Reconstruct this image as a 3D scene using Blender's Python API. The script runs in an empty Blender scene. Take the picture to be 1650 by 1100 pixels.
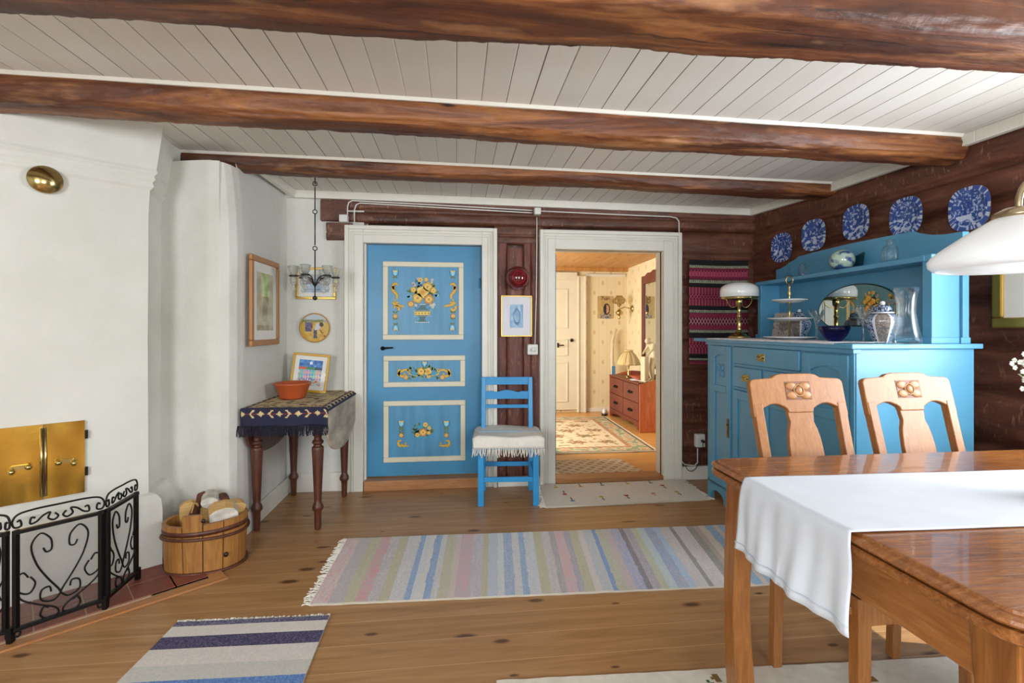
import bpy, bmesh, math, random
from mathutils import Vector, Matrix, noise
# ---------------------------------------------------------------- camera, world, light
S = bpy.context.scene
COL = S.collection
PI = math.pi
F_PX, CAM_H, YAW, HOR = 785.0, 1.25, math.radians(6.5), 530.0
cam = bpy.data.objects.new('camera', bpy.data.cameras.new('camera'))
COL.objects.link(cam)
cam.location = (0, 0, CAM_H)
cam.rotation_euler = (PI/2, 0, -YAW)
cam.data.sensor_width = 36
cam.data.lens = F_PX/1650*36
cam.data.shift_y = -(550-HOR)/1650
cam.data.clip_start = 0.05
S.camera = cam
S.view_settings.view_transform = 'Standard'
S.view_settings.look = 'None'
S.view_settings.gamma = 1
S.view_settings.use_curve_mapping = False
S.view_settings.exposure = 0.6
w = bpy.data.worlds.new('daylight'); S.world = w; w.use_nodes = True
bg = w.node_tree.nodes['Background']
bg.inputs[0].default_value = (0.75, 0.87, 1.0, 1); bg.inputs[1].default_value = 1.6
def area(name, loc, target, sx, sy, power, color=(1, 1, 1)):
    l = bpy.data.lights.new(name, 'AREA'); l.shape = 'RECTANGLE'; l.size = sx; l.size_y = sy
    l.energy = power; l.color = color
    o = bpy.data.objects.new(name, l); COL.objects.link(o); o.location = loc
    o.rotation_euler = (Vector(target)-Vector(loc)).to_track_quat('-Z', 'Z').to_euler()
    return o
area('daylight_right_window', (2.66, 1.12, 1.45), (1.66, 1.22, 1.50), 1.0, 0.95, 32, (0.93, 0.97, 1.0))
area('daylight_back_window', (1.0, -1.92, 1.45), (0.8, -0.9, 1.62), 1.5, 1.0, 41, (0.93, 0.97, 1.0))
area('daylight_back_window_left', (-1.5, -1.92, 1.45), (-1.2, -0.9, 1.62), 1.1, 1.0, 58, (0.93, 0.97, 1.0))
area('daylight_hall_window', (-0.42, 5.5, 1.35), (0.6, 5.5, 1.1), 1.3, 1.2, 66, (1.0, 0.95, 0.86))
sl = bpy.data.lights.new('sun', 'SUN'); sl.energy = 5.0; sl.angle = 0.009; sl.color = (1, 0.93, 0.82)
so = bpy.data.objects.new('sun', sl); COL.objects.link(so); so.location = (6, -2, 8)
so.rotation_euler = Vector((-1.22, 0.40, -1.9)).to_track_quat('-Z', 'Z').to_euler()

# ---------------------------------------------------------------- measuring helpers
cY, sY = math.cos(YAW), math.sin(YAW)
def ray(u, v):
    r = (u-825)/F_PX
    return Vector((r*cY+sY, cY-r*sY, (HOR-v)/F_PX))
def at_z(u, v, z): d = ray(u, v); t = (z-CAM_H)/d.z; return Vector((d.x*t, d.y*t, z))
def at_y(u, v, y): d = ray(u, v); t = y/d.y; return Vector((d.x*t, y, CAM_H+d.z*t))
def at_x(u, v, x): d = ray(u, v); t = x/d.x; return Vector((x, d.y*t, CAM_H+d.z*t))
def at_p(u, v, p, n):
    d = ray(u, v); t = (p[0]*n[0]+p[1]*n[1])/(d.x*n[0]+d.y*n[1])
    return Vector((d.x*t, d.y*t, CAM_H+d.z*t))
def hx(h):
    if not isinstance(h, str): return tuple(h)
    h = h.lstrip('#'); return tuple(int(h[i:i+2], 16)/255 for i in (0, 2, 4))
def lin(c):
    c = hx(c); return tuple((x/12.92 if x <= .04045 else ((x+.055)/1.055)**2.4) for x in c)+(1.0,)
def mixc(a, b, t):
    a, b = hx(a), hx(b); return tuple(x+(y-x)*t for x, y in zip(a, b))

# ---------------------------------------------------------------- materials
MATS = {}
class NT:
    def __init__(s, name):
        s.m = bpy.data.materials.new(name); s.m.use_nodes = True; s.t = s.m.node_tree
        s.b = s.t.nodes['Principled BSDF']; MATS[name] = s.m
    def n(s, typ, **kw):
        x = s.t.nodes.new(typ)
        for k, v in kw.items(): setattr(x, k, v)
        return x
    def l(s, a, b): s.t.links.new(a, b)
    def val(s, sock, v):
        if hasattr(v, 'is_linked') or isinstance(v, bpy.types.NodeSocket): s.l(v, sock)
        else: sock.default_value = v
    def math(s, op, a, b=0.0, c=0.0):
        x = s.n('ShaderNodeMath', operation=op)
        for i, v in enumerate((a, b, c)): s.val(x.inputs[i], v)
        return x.outputs[0]
    def mix(s, fac, a, b, mode='MIX'):
        x = s.n('ShaderNodeMix', data_type='RGBA', blend_type=mode)
        s.val(x.inputs[0], fac); s.val(x.inputs[6], a); s.val(x.inputs[7], b)
        return x.outputs[2]
    def coords(s, scale=(1, 1, 1), rot=(0, 0, 0), world=False):
        mp = s.n('ShaderNodeMapping'); mp.inputs[3].default_value = scale; mp.inputs[2].default_value = rot
        if world: g = s.n('ShaderNodeNewGeometry'); s.l(g.outputs['Position'], mp.inputs[0])
        else: g = s.n('ShaderNodeTexCoord'); s.l(g.outputs['Object'], mp.inputs[0])
        return mp.outputs[0]
    def noise(s, vec, scale=5, detail=4, rough=.55, dist=0.0):
        x = s.n('ShaderNodeTexNoise'); s.l(vec, x.inputs['Vector'])
        x.inputs['Scale'].default_value = scale; x.inputs['Detail'].default_value = detail
        x.inputs['Roughness'].default_value = rough; x.inputs['Distortion'].default_value = dist
        return x.outputs[0]
    def ramp(s, fac, stops, interp='LINEAR'):
        x = s.n('ShaderNodeValToRGB'); s.l(fac, x.inputs[0]); x.color_ramp.interpolation = interp
        e = x.color_ramp.elements
        while len(e) < len(stops): e.new(0.5)
        for i, (p, c) in enumerate(stops): e[i].position = p; e[i].color = c
        return x.outputs[0]
    def bump(s, h, strength=.3, dist=.01):
        x = s.n('ShaderNodeBump'); x.inputs['Strength'].default_value = strength; x.inputs['Distance'].default_value = dist
        s.l(h, x.inputs['Height']); s.l(x.outputs[0], s.b.inputs['Normal'])
    def setp(s, color=None, rough=None, metal=None, trans=None, ior=None, coat=None, spec=None, emis=None):
        b = s.b
        if color is not None: s.val(b.inputs['Base Color'], color)
        if rough is not None: s.val(b.inputs['Roughness'], rough)
        if metal is not None: b.inputs['Metallic'].default_value = metal
        if trans is not None: b.inputs['Transmission Weight'].default_value = trans
        if ior is not None: b.inputs['IOR'].default_value = ior
        if coat is not None: b.inputs['Coat Weight'].default_value = coat
        if spec is not None: b.inputs['Specular IOR Level'].default_value = spec
def plain(name, c, rough=.5, metal=0, var=.06, vscale=6, stretch=(1, 1, 1), bump=None, coat=None, trans=None, ior=None, spec=None):
    t = NT(name); v = t.coords(stretch)
    n = t.noise(v, vscale, 4)
    base = lin(c)
    lo = tuple(x*(1-var) for x in base[:3])+(1,); hi = tuple(min(1, x*(1+var)) for x in base[:3])+(1,)
    t.setp(t.ramp(n, [(.3, lo), (.7, hi)]), rough, metal, trans, ior, coat, spec)
    if bump: t.bump(t.noise(v, bump[0], 5), bump[1], bump[2] if len(bump) > 2 else .005)
    return t.m
def wood(name, dark, mid, light, rough=.4, axis=2, scale=6, knots=False, coat=None, bump=.15, seam=None):
    t = NT(name); st = [7, 7, 7]; st[axis] = .7
    v = t.coords(tuple(st)); n = t.noise(v, scale, 6, .6, 1.2)
    n2 = t.noise(t.coords(), 2.2, 3)
    c = t.ramp(n, [(.28, lin(dark)), (.5, lin(mid)), (.72, lin(light))])
    c = t.mix(.35, c, t.ramp(n2, [(.3, lin(dark)), (.7, lin(light))]), 'MIX')
    if knots:
        vo = t.n('ShaderNodeTexVoronoi'); st2 = [5.5, 5.5, 5.5]; st2[axis] = 2.2
        t.l(t.coords(tuple(st2)), vo.inputs['Vector']); vo.inputs['Scale'].default_value = 1.0
        k = t.ramp(vo.outputs['Distance'], [(.0, (1, 1, 1, 1)), (.16, (0, 0, 0, 1))])
        c = t.mix(k, c, lin(mixc(dark, '#000000', .35)))
    t.setp(c, rough, coat=coat); t.bump(n, bump, .003)
    return t.m

WHITE = plain('white_paint', '#dcdad2', .45, var=.03, bump=(60, .05))
TRIMW = plain('cream_paint', '#e2dfd4', .4, var=.03, bump=(40, .05))
CREAM = plain('panel_cream', '#ddd6bd', .45, var=.04)
t = NT('plaster'); v = t.coords(world=True)
n = t.noise(v, 1.6, 5, .6); n2 = t.noise(v, 9, 6, .6)
t.setp(t.ramp(n, [(.3, lin('#cfcec4')), (.7, lin('#e0dfd8'))]), .85)
t.bump(n2, .35, .02); PLASTER = t.m
# ceiling boards
t = NT('ceiling_boards'); v = t.coords(world=True); sp = t.n('ShaderNodeSeparateXYZ'); t.l(v, sp.inputs[0])
q = t.math('DIVIDE', sp.outputs[0], .113); fr = t.math('FRACT', q); fl = t.math('FLOOR', q)
wn = t.n('ShaderNodeTexWhiteNoise', noise_dimensions='1D'); t.l(fl, wn.inputs['W'])
d = t.math('ABSOLUTE', t.math('SUBTRACT', fr, .5))
gapw = t.math('MULTIPLY_ADD', wn.outputs['Value'], -.022, .499)
gap = t.math('GREATER_THAN', d, gapw)
base = t.mix(wn.outputs['Value'], lin('#dbd8d0'), lin('#e6e4de'))
sv = t.coords((14, 1.0, 1), world=True)
base = t.mix(t.math('MULTIPLY', t.noise(sv, 1.5, 4), .25), base, lin('#b9b2a2'))
t.setp(t.mix(gap, base, lin('#5a4c3c')), .5)
t.bump(t.math('SUBTRACT', 1.0, t.ramp(d, [(.47, (0, 0, 0, 1)), (.5, (1, 1, 1, 1))])), .6, .004); CEILM = t.m
# pine floor, boards along X
def floor_mat(name, width, dark, mid, light, knotc, seamc, rough, along='x', off=0.0):
    t = NT(name); v = t.coords(world=True); sp = t.n('ShaderNodeSeparateXYZ'); t.l(v, sp.inputs[0])
    ax, cr = (0, 1) if along == 'x' else (1, 0)
    q = t.math('DIVIDE', t.math('ADD', sp.outputs[cr], off), width); fr = t.math('FRACT', q); fl = t.math('FLOOR', q)
    wn = t.n('ShaderNodeTexWhiteNoise', noise_dimensions='1D'); t.l(fl, wn.inputs['W'])
    cb = t.n('ShaderNodeCombineXYZ')
    t.l(t.math('ADD', t.math('MULTIPLY', sp.outputs[ax], 1.1), t.math('MULTIPLY', wn.outputs['Value'], 37)), cb.inputs[0])
    t.l(t.math('MULTIPLY', sp.outputs[cr], 14), cb.inputs[1])
    g = t.noise(cb.outputs[0], 1.6, 7, .62, 1.0)
    c = t.ramp(g, [(.28, lin(dark)), (.5, lin(mid)), (.75, lin(light))])
    c = t.mix(t.math('MULTIPLY', wn.outputs['Value'], .3), c, lin(mixc(dark, mid, .4)))
    cb2 = t.n('ShaderNodeCombineXYZ')
    t.l(t.math('ADD', t.math('MULTIPLY', sp.outputs[ax], 3.0), t.math('MULTIPLY', wn.outputs['Value'], 91)), cb2.inputs[0])
    t.l(t.math('MULTIPLY', sp.outputs[cr], 7.5), cb2.inputs[1])
    vo = t.n('ShaderNodeTexVoronoi', voronoi_dimensions='2D'); t.l(cb2.outputs[0], vo.inputs['Vector']); vo.inputs['Scale'].default_value = 1.0
    wc = t.n('ShaderNodeSeparateColor'); t.l(vo.outputs['Color'], wc.inputs[0])
    size = t.math('MULTIPLY', t.math('GREATER_THAN', wc.outputs[0], .62), t.math('MULTIPLY_ADD', wc.outputs[1], .13, .05))
    k = t.math('SUBTRACT', 1.0, t.math('SMOOTH_MIN', t.math('DIVIDE', vo.outputs['Distance'], t.math('ADD', size, .004)), 1.0, .1))
    k = t.math('MINIMUM', t.math('MULTIPLY', k, 1.8), .92); k = t.math('MAXIMUM', k, 0.0)
    c = t.mix(k, c, lin(knotc))
    seam = t.math('GREATER_THAN', t.math('ABSOLUTE', t.math('SUBTRACT', fr, .5)), .490)
    c = t.mix(t.math('MULTIPLY', seam, .75), c, lin(seamc))
    t.setp(c, rough)
    t.bump(t.math('ADD', t.math('MULTIPLY', g, .12), t.math('SUBTRACT', 1.0, seam)), .25, .003)
    return t.m
FLOORM = floor_mat('pine_floor', .155, '#91683f', '#a97d50', '#bd9267', '#56351e', '#d2ab7c', .36, off=.03)
HFLOORM = floor_mat('hall_floor', .15, '#b98243', '#cf9c58', '#dcae6c', '#8c5a2c', '#9c6a38', .35)
# hewn log wall
def log_mat(name, dark, mid, light, rough, stretch, sc=2.2, streak='#8f6b4c', fl=1.0):
    t = NT(name); v = t.coords(stretch, world=True)
    n = t.noise(v, sc, 8, .65, .8)
    c = t.ramp(n, [(.3, lin(dark)), (.5, lin(mid)), (.72, lin(light))])
    if fl > 0:      # pale adze marks, short slanting strokes
        s = t.noise(t.coords((62, 62, 17), rot=(.3, .3, 0), world=True), 1.0, 2, .5); s = t.ramp(s, [(.60, (0, 0, 0, 1)), (.66, (1, 1, 1, 1))])
        gate = t.ramp(t.noise(t.coords(world=True), 5, 3), [(.42, (0, 0, 0, 1)), (.62, (1, 1, 1, 1))])
        c = t.mix(t.math('MULTIPLY', t.math('MULTIPLY', s, gate), .75*fl), c, lin(streak))
    else:           # long dark drying cracks and knots
        s = t.noise(t.coords((.7, 26, 26), world=True), 1.0, 3, .6, .6); s = t.ramp(s, [(.63, (0, 0, 0, 1)), (.67, (1, 1, 1, 1))])
        c = t.mix(t.math('MULTIPLY', s, .75), c, lin('#1f0f08'))
        s = t.noise(t.coords((1.2, 5, 5), world=True), 1.7, 4, .6); s = t.ramp(s, [(.58, (0, 0, 0, 1)), (.72, (1, 1, 1, 1))])
        c = t.mix(t.math('MULTIPLY', s, .55), c, lin('#c08a58'))
        vo = t.n('ShaderNodeTexVoronoi'); t.l(t.coords((2.2, 7, 7), world=True), vo.inputs['Vector']); vo.inputs['Scale'].default_value = 1.0
        c = t.mix(t.ramp(vo.outputs['Distance'], [(.05, (1, 1, 1, 1)), (.12, (0, 0, 0, 1))]), c, lin('#1c0d07'))
    t.setp(c, rough); t.bump(t.math('ADD', n, t.math('MULTIPLY', t.noise(t.coords(world=True), 34, 4), .4)), .55, .012)
    return t.m
LOGM = log_mat('red_brown_log', '#3f2318', '#623a2b', '#80503d', .48, (1.2, 1.2, 6))
LOGV = log_mat('red_brown_board', '#4a2219', '#683629', '#80493a', .5, (6, 6, 1.2))
BEAMM = log_mat('hewn_beam', '#2c150b', '#62351c', '#a86c3a', .5, (.8, 8, 8), 1.3, '#2a130a', 0)
PINE = wood('pine', '#b5763c', '#cd9355', '#dcab6f', .45, axis=1, knots=True)
THRESH = wood('threshold_pine', '#8f5a33', '#b07a4c', '#c4915f', .45, axis=0)
OAK = wood('oak_varnish', '#74421c', '#98602e', '#b37a42', .28, axis=2, scale=9)
OAKX = wood('oak_varnish_long', '#5c2e10', '#8f5325', '#b67a42', .25, axis=0, scale=13, coat=.4, bump=.35)
OAKL = wood('oak_light', '#b07f50', '#c69768', '#d5ab7e', .4, axis=2, scale=9)
DARKW = wood('dark_turned_wood', '#3a1d14', '#552c1e', '#6f3f2b', .4, axis=2, scale=8)
TUBW = wood('tub_staves', '#7d4d22', '#a26e36', '#bb8748', .45, axis=2, scale=8)
REDW = wood('red_dresser', '#4c2018', '#672d20', '#7d3b2b', .4, axis=2, scale=6)
REDWLIT = wood('red_dresser_lit_side', '#9c4a26', '#b9623a', '#cc7a4c', .4, axis=2, scale=6, knots=True)  # dresser wood in a paler orange copy: light falling on the end, painted in
BLUE = plain('blue_paint', '#3f8ab5', .38, var=.08, vscale=3, bump=(30, .08))
BLUED = plain('blue_sideboard', '#5394b6', .36, var=.10, vscale=3, stretch=(1, 1, 1), bump=(30, .1))
BLUEC = plain('blue_chair_paint', '#2f93cf', .35, var=.07, vscale=5)
BRASS = plain('brass', '#bba66c', .2, 1.0, var=.15, vscale=4)
BRASSP = plain('brass_door', '#d3a649', .22, 1.0, var=.2, vscale=3, bump=(4, .25, .01))
GOLD = plain('gold_frame', '#c2a04e', .32, .8, var=.12)
IRON = plain('black_iron', '#1b1a19', .5, .6, var=.1, bump=(80, .2))
GREYIRON = plain('grey_iron', '#45423f', .4, .85, var=.15)
TERRA = plain('terracotta', '#b4532a', .35, var=.06)
TILE = plain('hearth_tile', '#7d4232', .5, var=.14, vscale=7, bump=(40, .1))
GROUT = plain('grout', '#b99a80', .8)
CHINA = plain('china_white', '#dcdfe2', .15, var=.02, coat=.4)
LEATHER = plain('black_leather', '#1c1614', .32)
CLOTH = plain('white_cloth', '#d6dde8', .9, var=.03, vscale=12, bump=(300, .15, .001))
LACE = plain('lace', '#dad8dc', .95, var=.12, vscale=60, bump=(200, .5, .002))
RUGW = plain('rug_white', '#e6e2d8', .95, var=.05, vscale=40, bump=(160, .15, .002))
FRINGE = plain('fringe_white', '#e8e4d9', .95, var=.05)
FRINGEN = plain('fringe_navy', '#191a2c', .95, var=.1)
PLASTIC = plain('white_plastic', '#e0dfd8', .35, var=.01)
BLACKP = plain('black_plastic', '#151515', .4)
SHADE = plain('opal_glass', '#eef0f0', .12, var=.01, coat=.5)
SHADE.node_tree.nodes['Principled BSDF'].inputs['Subsurface Weight'].default_value = .25
MIRROR = plain('mirror_glass', '#dfe8e6', .01, 1.0, var=0.0)
BARK = plain('birch_bark', '#cfc8bd', .8, var=.35, vscale=14, stretch=(1, 1, 3), bump=(20, .5))
BARKD = plain('brown_bark', '#5b3524', .9, var=.3, vscale=14, bump=(20, .6))
SPLIT = wood('split_wood', '#b98d50', '#d1a868', '#e0bf85', .8, axis=0, scale=8)
STATUE = plain('ivory_figure', '#cfc2a0', .45, var=.06)
GREENL = plain('leaf_green', '#5c7a3f', .6, var=.2)
PETAL = plain('petal_white', '#eeefe6', .7, var=.03)
SKIW = plain('pale_painted_wood', '#d3c3a4', .5)
BLACKW = plain('black_wood', '#2a1512', .4)
def glass(name, c, rough=.02, ior=1.45, mixt=.45):
    t = NT(name)
    t.setp(lin(c), rough, trans=1.0, ior=ior)
    tr = t.n('ShaderNodeBsdfTransparent'); tr.inputs[0].default_value = lin(c)
    ms = t.n('ShaderNodeMixShader'); ms.inputs[0].default_value = mixt
    out = t.t.nodes['Material Output']
    t.l(t.b.outputs[0], ms.inputs[1]); t.l(tr.outputs[0], ms.inputs[2]); t.l(ms.outputs[0], out.inputs[0])
    return t.m
GLASS = glass('clear_glass', '#fdffff', mixt=.62)
PANE = glass('window_glass', '#f4faff', mixt=.9)
COVERG = glass('picture_glass', '#ffffff', mixt=.93)
BLUEG = glass('cobalt_glass', '#1a2fae', mixt=.15)
TEALG = glass('teal_glass', '#8fc4c4', mixt=.6)
REDG = plain('ruby_glass', '#5e0712', .06, var=.1, coat=.6)
MESHM = plain('wire_mesh', '#77746e', .6)
def _mesh():
    nt = MESHM.node_tree; tr = nt.nodes.new('ShaderNodeBsdfTransparent'); ms = nt.nodes.new('ShaderNodeMixShader'); ms.inputs[0].default_value = .72
    nt.links.new(nt.nodes['Principled BSDF'].outputs[0], ms.inputs[1]); nt.links.new(tr.outputs[0], ms.inputs[2]); nt.links.new(ms.outputs[0], nt.nodes['Material Output'].inputs[0])
_mesh()
def attr_mat(name, rough=.6, bump=None, coat=None):
    t = NT(name); a = t.n('ShaderNodeAttribute'); a.attribute_name = 'Col'
    n = t.noise(t.coords(), 60, 2)
    t.setp(t.mix(t.math('MULTIPLY', n, .12), a.outputs['Color'], (0, 0, 0, 1)), rough, coat=coat)
    if bump: t.bump(t.noise(t.coords(), bump[0], 3), bump[1], .003)
    return t.m
PAINTED = attr_mat('painted_pattern', .5)
WOVEN = attr_mat('woven_pattern', .95, (180, .18))
GLAZED = attr_mat('glazed_pattern', .15, coat=.4)
# wallpaper
t = NT('wallpaper'); v = t.coords(world=True); sp = t.n('ShaderNodeSeparateXYZ'); t.l(v, sp.inputs[0])
hxy = t.math('ADD', sp.outputs[0], t.math('MULTIPLY', sp.outputs[1], .93))
q = t.math('DIVIDE', hxy, .26); z = t.math('DIVIDE', sp.outputs[2], .30)
z2 = t.math('ADD', z, t.math('MULTIPLY', t.math('MODULO', t.math('FLOOR', t.math('MULTIPLY', q, 2)), 2), .5))
fx = t.math('SUBTRACT', t.math('FRACT', t.math('MULTIPLY', q, 2)), .5); fz = t.math('SUBTRACT', t.math('FRACT', z2), .5)
rr = t.math('SQRT', t.math('ADD', t.math('POWER', t.math('MULTIPLY', fx, 1.5), 2), t.math('POWER', t.math('MULTIPLY', fz, 1.9), 2)))
rr = t.math('ADD', rr, t.math('MULTIPLY', t.noise(t.coords(world=True), 70, 2), .12))
c = t.mix(t.ramp(rr, [(.24, (1, 1, 1, 1)), (.30, (0, 0, 0, 1))]), lin('#e3d4ae'), lin('#ceb88a'))
st = t.math('GREATER_THAN', t.math('ABSOLUTE', fx), .47)
c = t.mix(t.math('MULTIPLY', st, .35), c, lin('#c9b27d'))
t.setp(c, .8); WALLP = t.m
# hall ceiling pine boards
HCEIL = floor_mat('hall_ceiling_boards', .12, '#a9743a', '#c08a4a', '#cf9f60', '#7e4f26', '#6f4520', .5, along='y')

# ---------------------------------------------------------------- mesh building
class MB:
    def __init__(s, *mats):
        s.bm = bmesh.new(); s.mats = list(mats); s.M = Matrix(); s.col = None; s.smooth = False
    def mi(s, m):
        if m is None: return 0
        if m not in s.mats: s.mats.append(m)
        return s.mats.index(m)
    def v(s, p): return s.bm.verts.new(s.M @ Vector(p))
    def face(s, vs, m=None, smooth=False, color=None):
        try: f = s.bm.faces.new(vs)
        except ValueError: return None
        f.material_index = s.mi(m); f.smooth = smooth
        if color is not None: s.paint(f, color)
        return f
    def paint(s, f, color):
        if s.col is None: s.col = s.bm.loops.layers.float_color.new('Col')
        c = lin(color)
        for l in f.loops: l[s.col] = c
    def box(s, x0, x1, y0, y1, z0, z1, m=None):
        P = [s.v((x, y, z)) for x in (x0, x1) for y in (y0, y1) for z in (z0, z1)]
        for q in ((0, 1, 3, 2), (4, 6, 7, 5), (0, 4, 5, 1), (2, 3, 7, 6), (0, 2, 6, 4), (1, 5, 7, 3)):
            s.face([P[i] for i in q], m)
        return s
    def prism(s, pts, plane, a0, a1, m=None, smooth=False, color=None):
        def mk(p, a):
            return {'xz': (p[0], a, p[1]), 'xy': (p[0], p[1], a), 'yz': (a, p[0], p[1])}[plane]
        A = [s.v(mk(p, a0)) for p in pts]; B = [s.v(mk(p, a1)) for p in pts]
        n = len(pts); s.face(A, m, color=color); s.face(B[::-1], m, color=color)
        for i in range(n): s.face([A[i], B[i], B[(i+1) % n], A[(i+1) % n]], m, smooth, color)
        return s
    def lathe(s, prof, seg=24, c=(0, 0, 0), m=None, sx=1, sy=1, smooth=True, ripple=None):
        rings = []
        for r, z in prof:
            if r < 1e-5: rings.append([s.v((c[0], c[1], c[2]+z))])
            else:
                rg = []
                for i in range(seg):
                    a = 2*PI*i/seg; k = 1+(ripple[1]*math.cos(ripple[0]*a) if ripple else 0)
                    rg.append(s.v((c[0]+r*k*sx*math.cos(a), c[1]+r*k*sy*math.sin(a), c[2]+z)))
                rings.append(rg)
        for a, b in zip(rings, rings[1:]):
            for i in range(seg):
                j = (i+1) % seg
                if len(a) == 1 and len(b) == 1: break
                if len(a) == 1: s.face([a[0], b[j], b[i]], m, smooth)
                elif len(b) == 1: s.face([a[i], a[j], b[0]], m, smooth)
                else: s.face([a[i], a[j], b[j], b[i]], m, smooth)
        return s
    def tube(s, pts, r, seg=8, m=None, closed=False, flat=None):
        pts = [Vector(p) for p in pts]; n = len(pts); rings = []; up = Vector((0, 0, 1)); prev = None
        for i, p in enumerate(pts):
            if closed: d = pts[(i+1) % n]-pts[i-1]
            else: d = pts[min(i+1, n-1)]-pts[max(i-1, 0)]
            if d.length < 1e-9: d = Vector((0, 0, 1))
            d.normalize()
            if prev is None: a = d.cross(up if abs(d.z) < .95 else Vector((1, 0, 0))).normalized()
            else: a = (prev-d*prev.dot(d)).normalized()
            prev = a; b = d.cross(a); rr = r[i] if isinstance(r, (list, tuple)) else r
            rings.append([s.v(p+(a*math.cos(2*PI*k/seg)+b*math.sin(2*PI*k/seg))*rr) for k in range(seg)])
        for i in range(n if closed else n-1):
            A, B = rings[i], rings[(i+1) % n]
            for k in range(seg): s.face([A[k], A[(k+1) % seg], B[(k+1) % seg], B[k]], m, seg > 4)
        if not closed: s.face(rings[0][::-1], m); s.face(rings[-1], m)
        return s
    def bar(s, a, b, w, t, m=None, w2=None, t2=None):
        a, b = Vector(a), Vector(b); d = (b-a).normalized()
        x = d.cross(Vector((0, 1, 0)) if abs(d.y) < .9 else Vector((1, 0, 0))).normalized(); y = x.cross(d)
        w2 = w2 or w; t2 = t2 or t
        A = [s.v(a+x*i*w/2+y*j*t/2) for i, j in ((-1, -1), (1, -1), (1, 1), (-1, 1))]
        B = [s.v(b+x*i*w2/2+y*j*t2/2) for i, j in ((-1, -1), (1, -1), (1, 1), (-1, 1))]
        s.face(A[::-1], m); s.face(B, m)
        for k in range(4): s.face([A[k], A[(k+1) % 4], B[(k+1) % 4], B[k]], m)
        return s
    def grid(s, fn, nu, nv, m=None, col=None, smooth=True, thick=None):
        V = [[s.v(fn(i/nu, j/nv)) for j in range(nv+1)] for i in range(nu+1)]
        for i in range(nu):
            for j in range(nv):
                s.face([V[i][j], V[i+1][j], V[i+1][j+1], V[i][j+1]], m, smooth, col((i+.5)/nu, (j+.5)/nv) if col else None)
        if thick is not None:
            off = Vector(thick)
            W = {}
            def lo(i, j):
                if (i, j) not in W: W[(i, j)] = s.bm.verts.new(V[i][j].co+off)
                return W[(i, j)]
            edge = [(i, 0) for i in range(nu)]+[(nu, j) for j in range(nv)]+[(i, nv) for i in range(nu, 0, -1)]+[(0, j) for j in range(nv, 0, -1)]
            k = len(edge)
            for q in range(k):
                a, b = edge[q], edge[(q+1) % k]
                ii = min(max(a[0], 0), nu-1); jj = min(max(a[1], 0), nv-1)
                s.face([V[a[0]][a[1]], lo(*a), lo(*b), V[b[0]][b[1]]], m, False, col((ii+.5)/nu, (jj+.5)/nv) if col else None)
            s.face([lo(*e) for e in edge], m, False, col(.5, .02) if col else None)
        return s
    def ball(s, c, r, m=None, seg=16, rings=10, sc=(1, 1, 1)):
        prof = [(math.sin(PI*i/rings)*r*1.0, -math.cos(PI*i/rings)*r*sc[2]) for i in range(rings+1)]
        prof[0] = (0, prof[0][1]); prof[-1] = (0, prof[-1][1])
        return s.lathe(prof, seg, c, m, sc[0], sc[1])
    def build(s, name, parent=None, loc=(0, 0, 0), rotz=0, rot=None, bevel=None, mat=None, sub=None, solid=None, recalc=True):
        if recalc: bmesh.ops.recalc_face_normals(s.bm, faces=s.bm.faces)
        me = bpy.data.meshes.new(name); s.bm.to_mesh(me); s.bm.free()
        for m in s.mats: me.materials.append(m)
        o = bpy.data.objects.new(name, me); COL.objects.link(o); o.location = loc
        o.rotation_euler = rot if rot else (0, 0, rotz)
        if parent: o.parent = parent
        if solid:
            md = o.modifiers.new('solid', 'SOLIDIFY'); md.thickness = solid; md.offset = 0
        if bevel:
            md = o.modifiers.new('bevel', 'BEVEL'); md.width = bevel; md.segments = 2; md.limit_method = 'ANGLE'; md.angle_limit = .7
        if sub:
            md = o.modifiers.new('sub', 'SUBSURF'); md.levels = sub; md.render_levels = sub
        return o
def tag(o, label=None, cat=None, group=None, kind=None):
    if label: o['label'] = label
    if cat: o['category'] = cat
    if group: o['group'] = group
    if kind: o['kind'] = kind
    return o
def thing(name, label, cat, loc=(0, 0, 0), rotz=0, group=None):
    o = bpy.data.objects.new(name, None); COL.objects.link(o); o.empty_display_size = .1
    o.location = loc; o.rotation_euler = (0, 0, rotz)
    return tag(o, label, cat, group)
def struct(o): o['kind'] = 'structure'; return o
def copy_tree(o, parent=None):
    c = o.copy(); COL.objects.link(c); c.parent = parent
    for ch in list(o.children): copy_tree(ch, c)
    return c
def nz(x, y, z=0.0): return noise.noise(Vector((x, y, z)))
# ================================================================ THE ROOM
YF = 3.9                                   # face of the far wall
def zc(x): return 2.295-.011*x
WR = [(2.495, 3.9), (2.62, 3.11), (2.67, 2.2), (2.72, 1.2), (2.76, -2.0)]
def wx(y):
    for (xa, ya), (xb, yb) in zip(WR, WR[1:]):
        if y >= yb: return xa+(xb-xa)*(ya-y)/(ya-yb)
    return WR[-1][0]
def wall_at(u, v):
    for a, b in zip(WR, WR[1:]):
        p = at_p(u, v, a, (b[1]-a[1], a[0]-b[0]))
        if b[1]-.001 <= p.y <= a[1]+.001: return p, math.atan2(b[0]-a[0], -(b[1]-a[1]))
    return None
m = MB(FLOORM); m.box(-3.3, 2.95, -2.2, 4.02, -.06, 0); struct(m.build('floor'))
m = MB(CEILM)
def cf(a, b, z0=0): x = -3.3+6.25*a; return (x, -2.2+6.2*b, zc(x)+z0)
m.grid(lambda a, b: cf(a, b), 2, 2, smooth=False); m.grid(lambda a, b: cf(a, b, .05), 2, 2, smooth=False); struct(m.build('ceiling', recalc=False))
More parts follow.
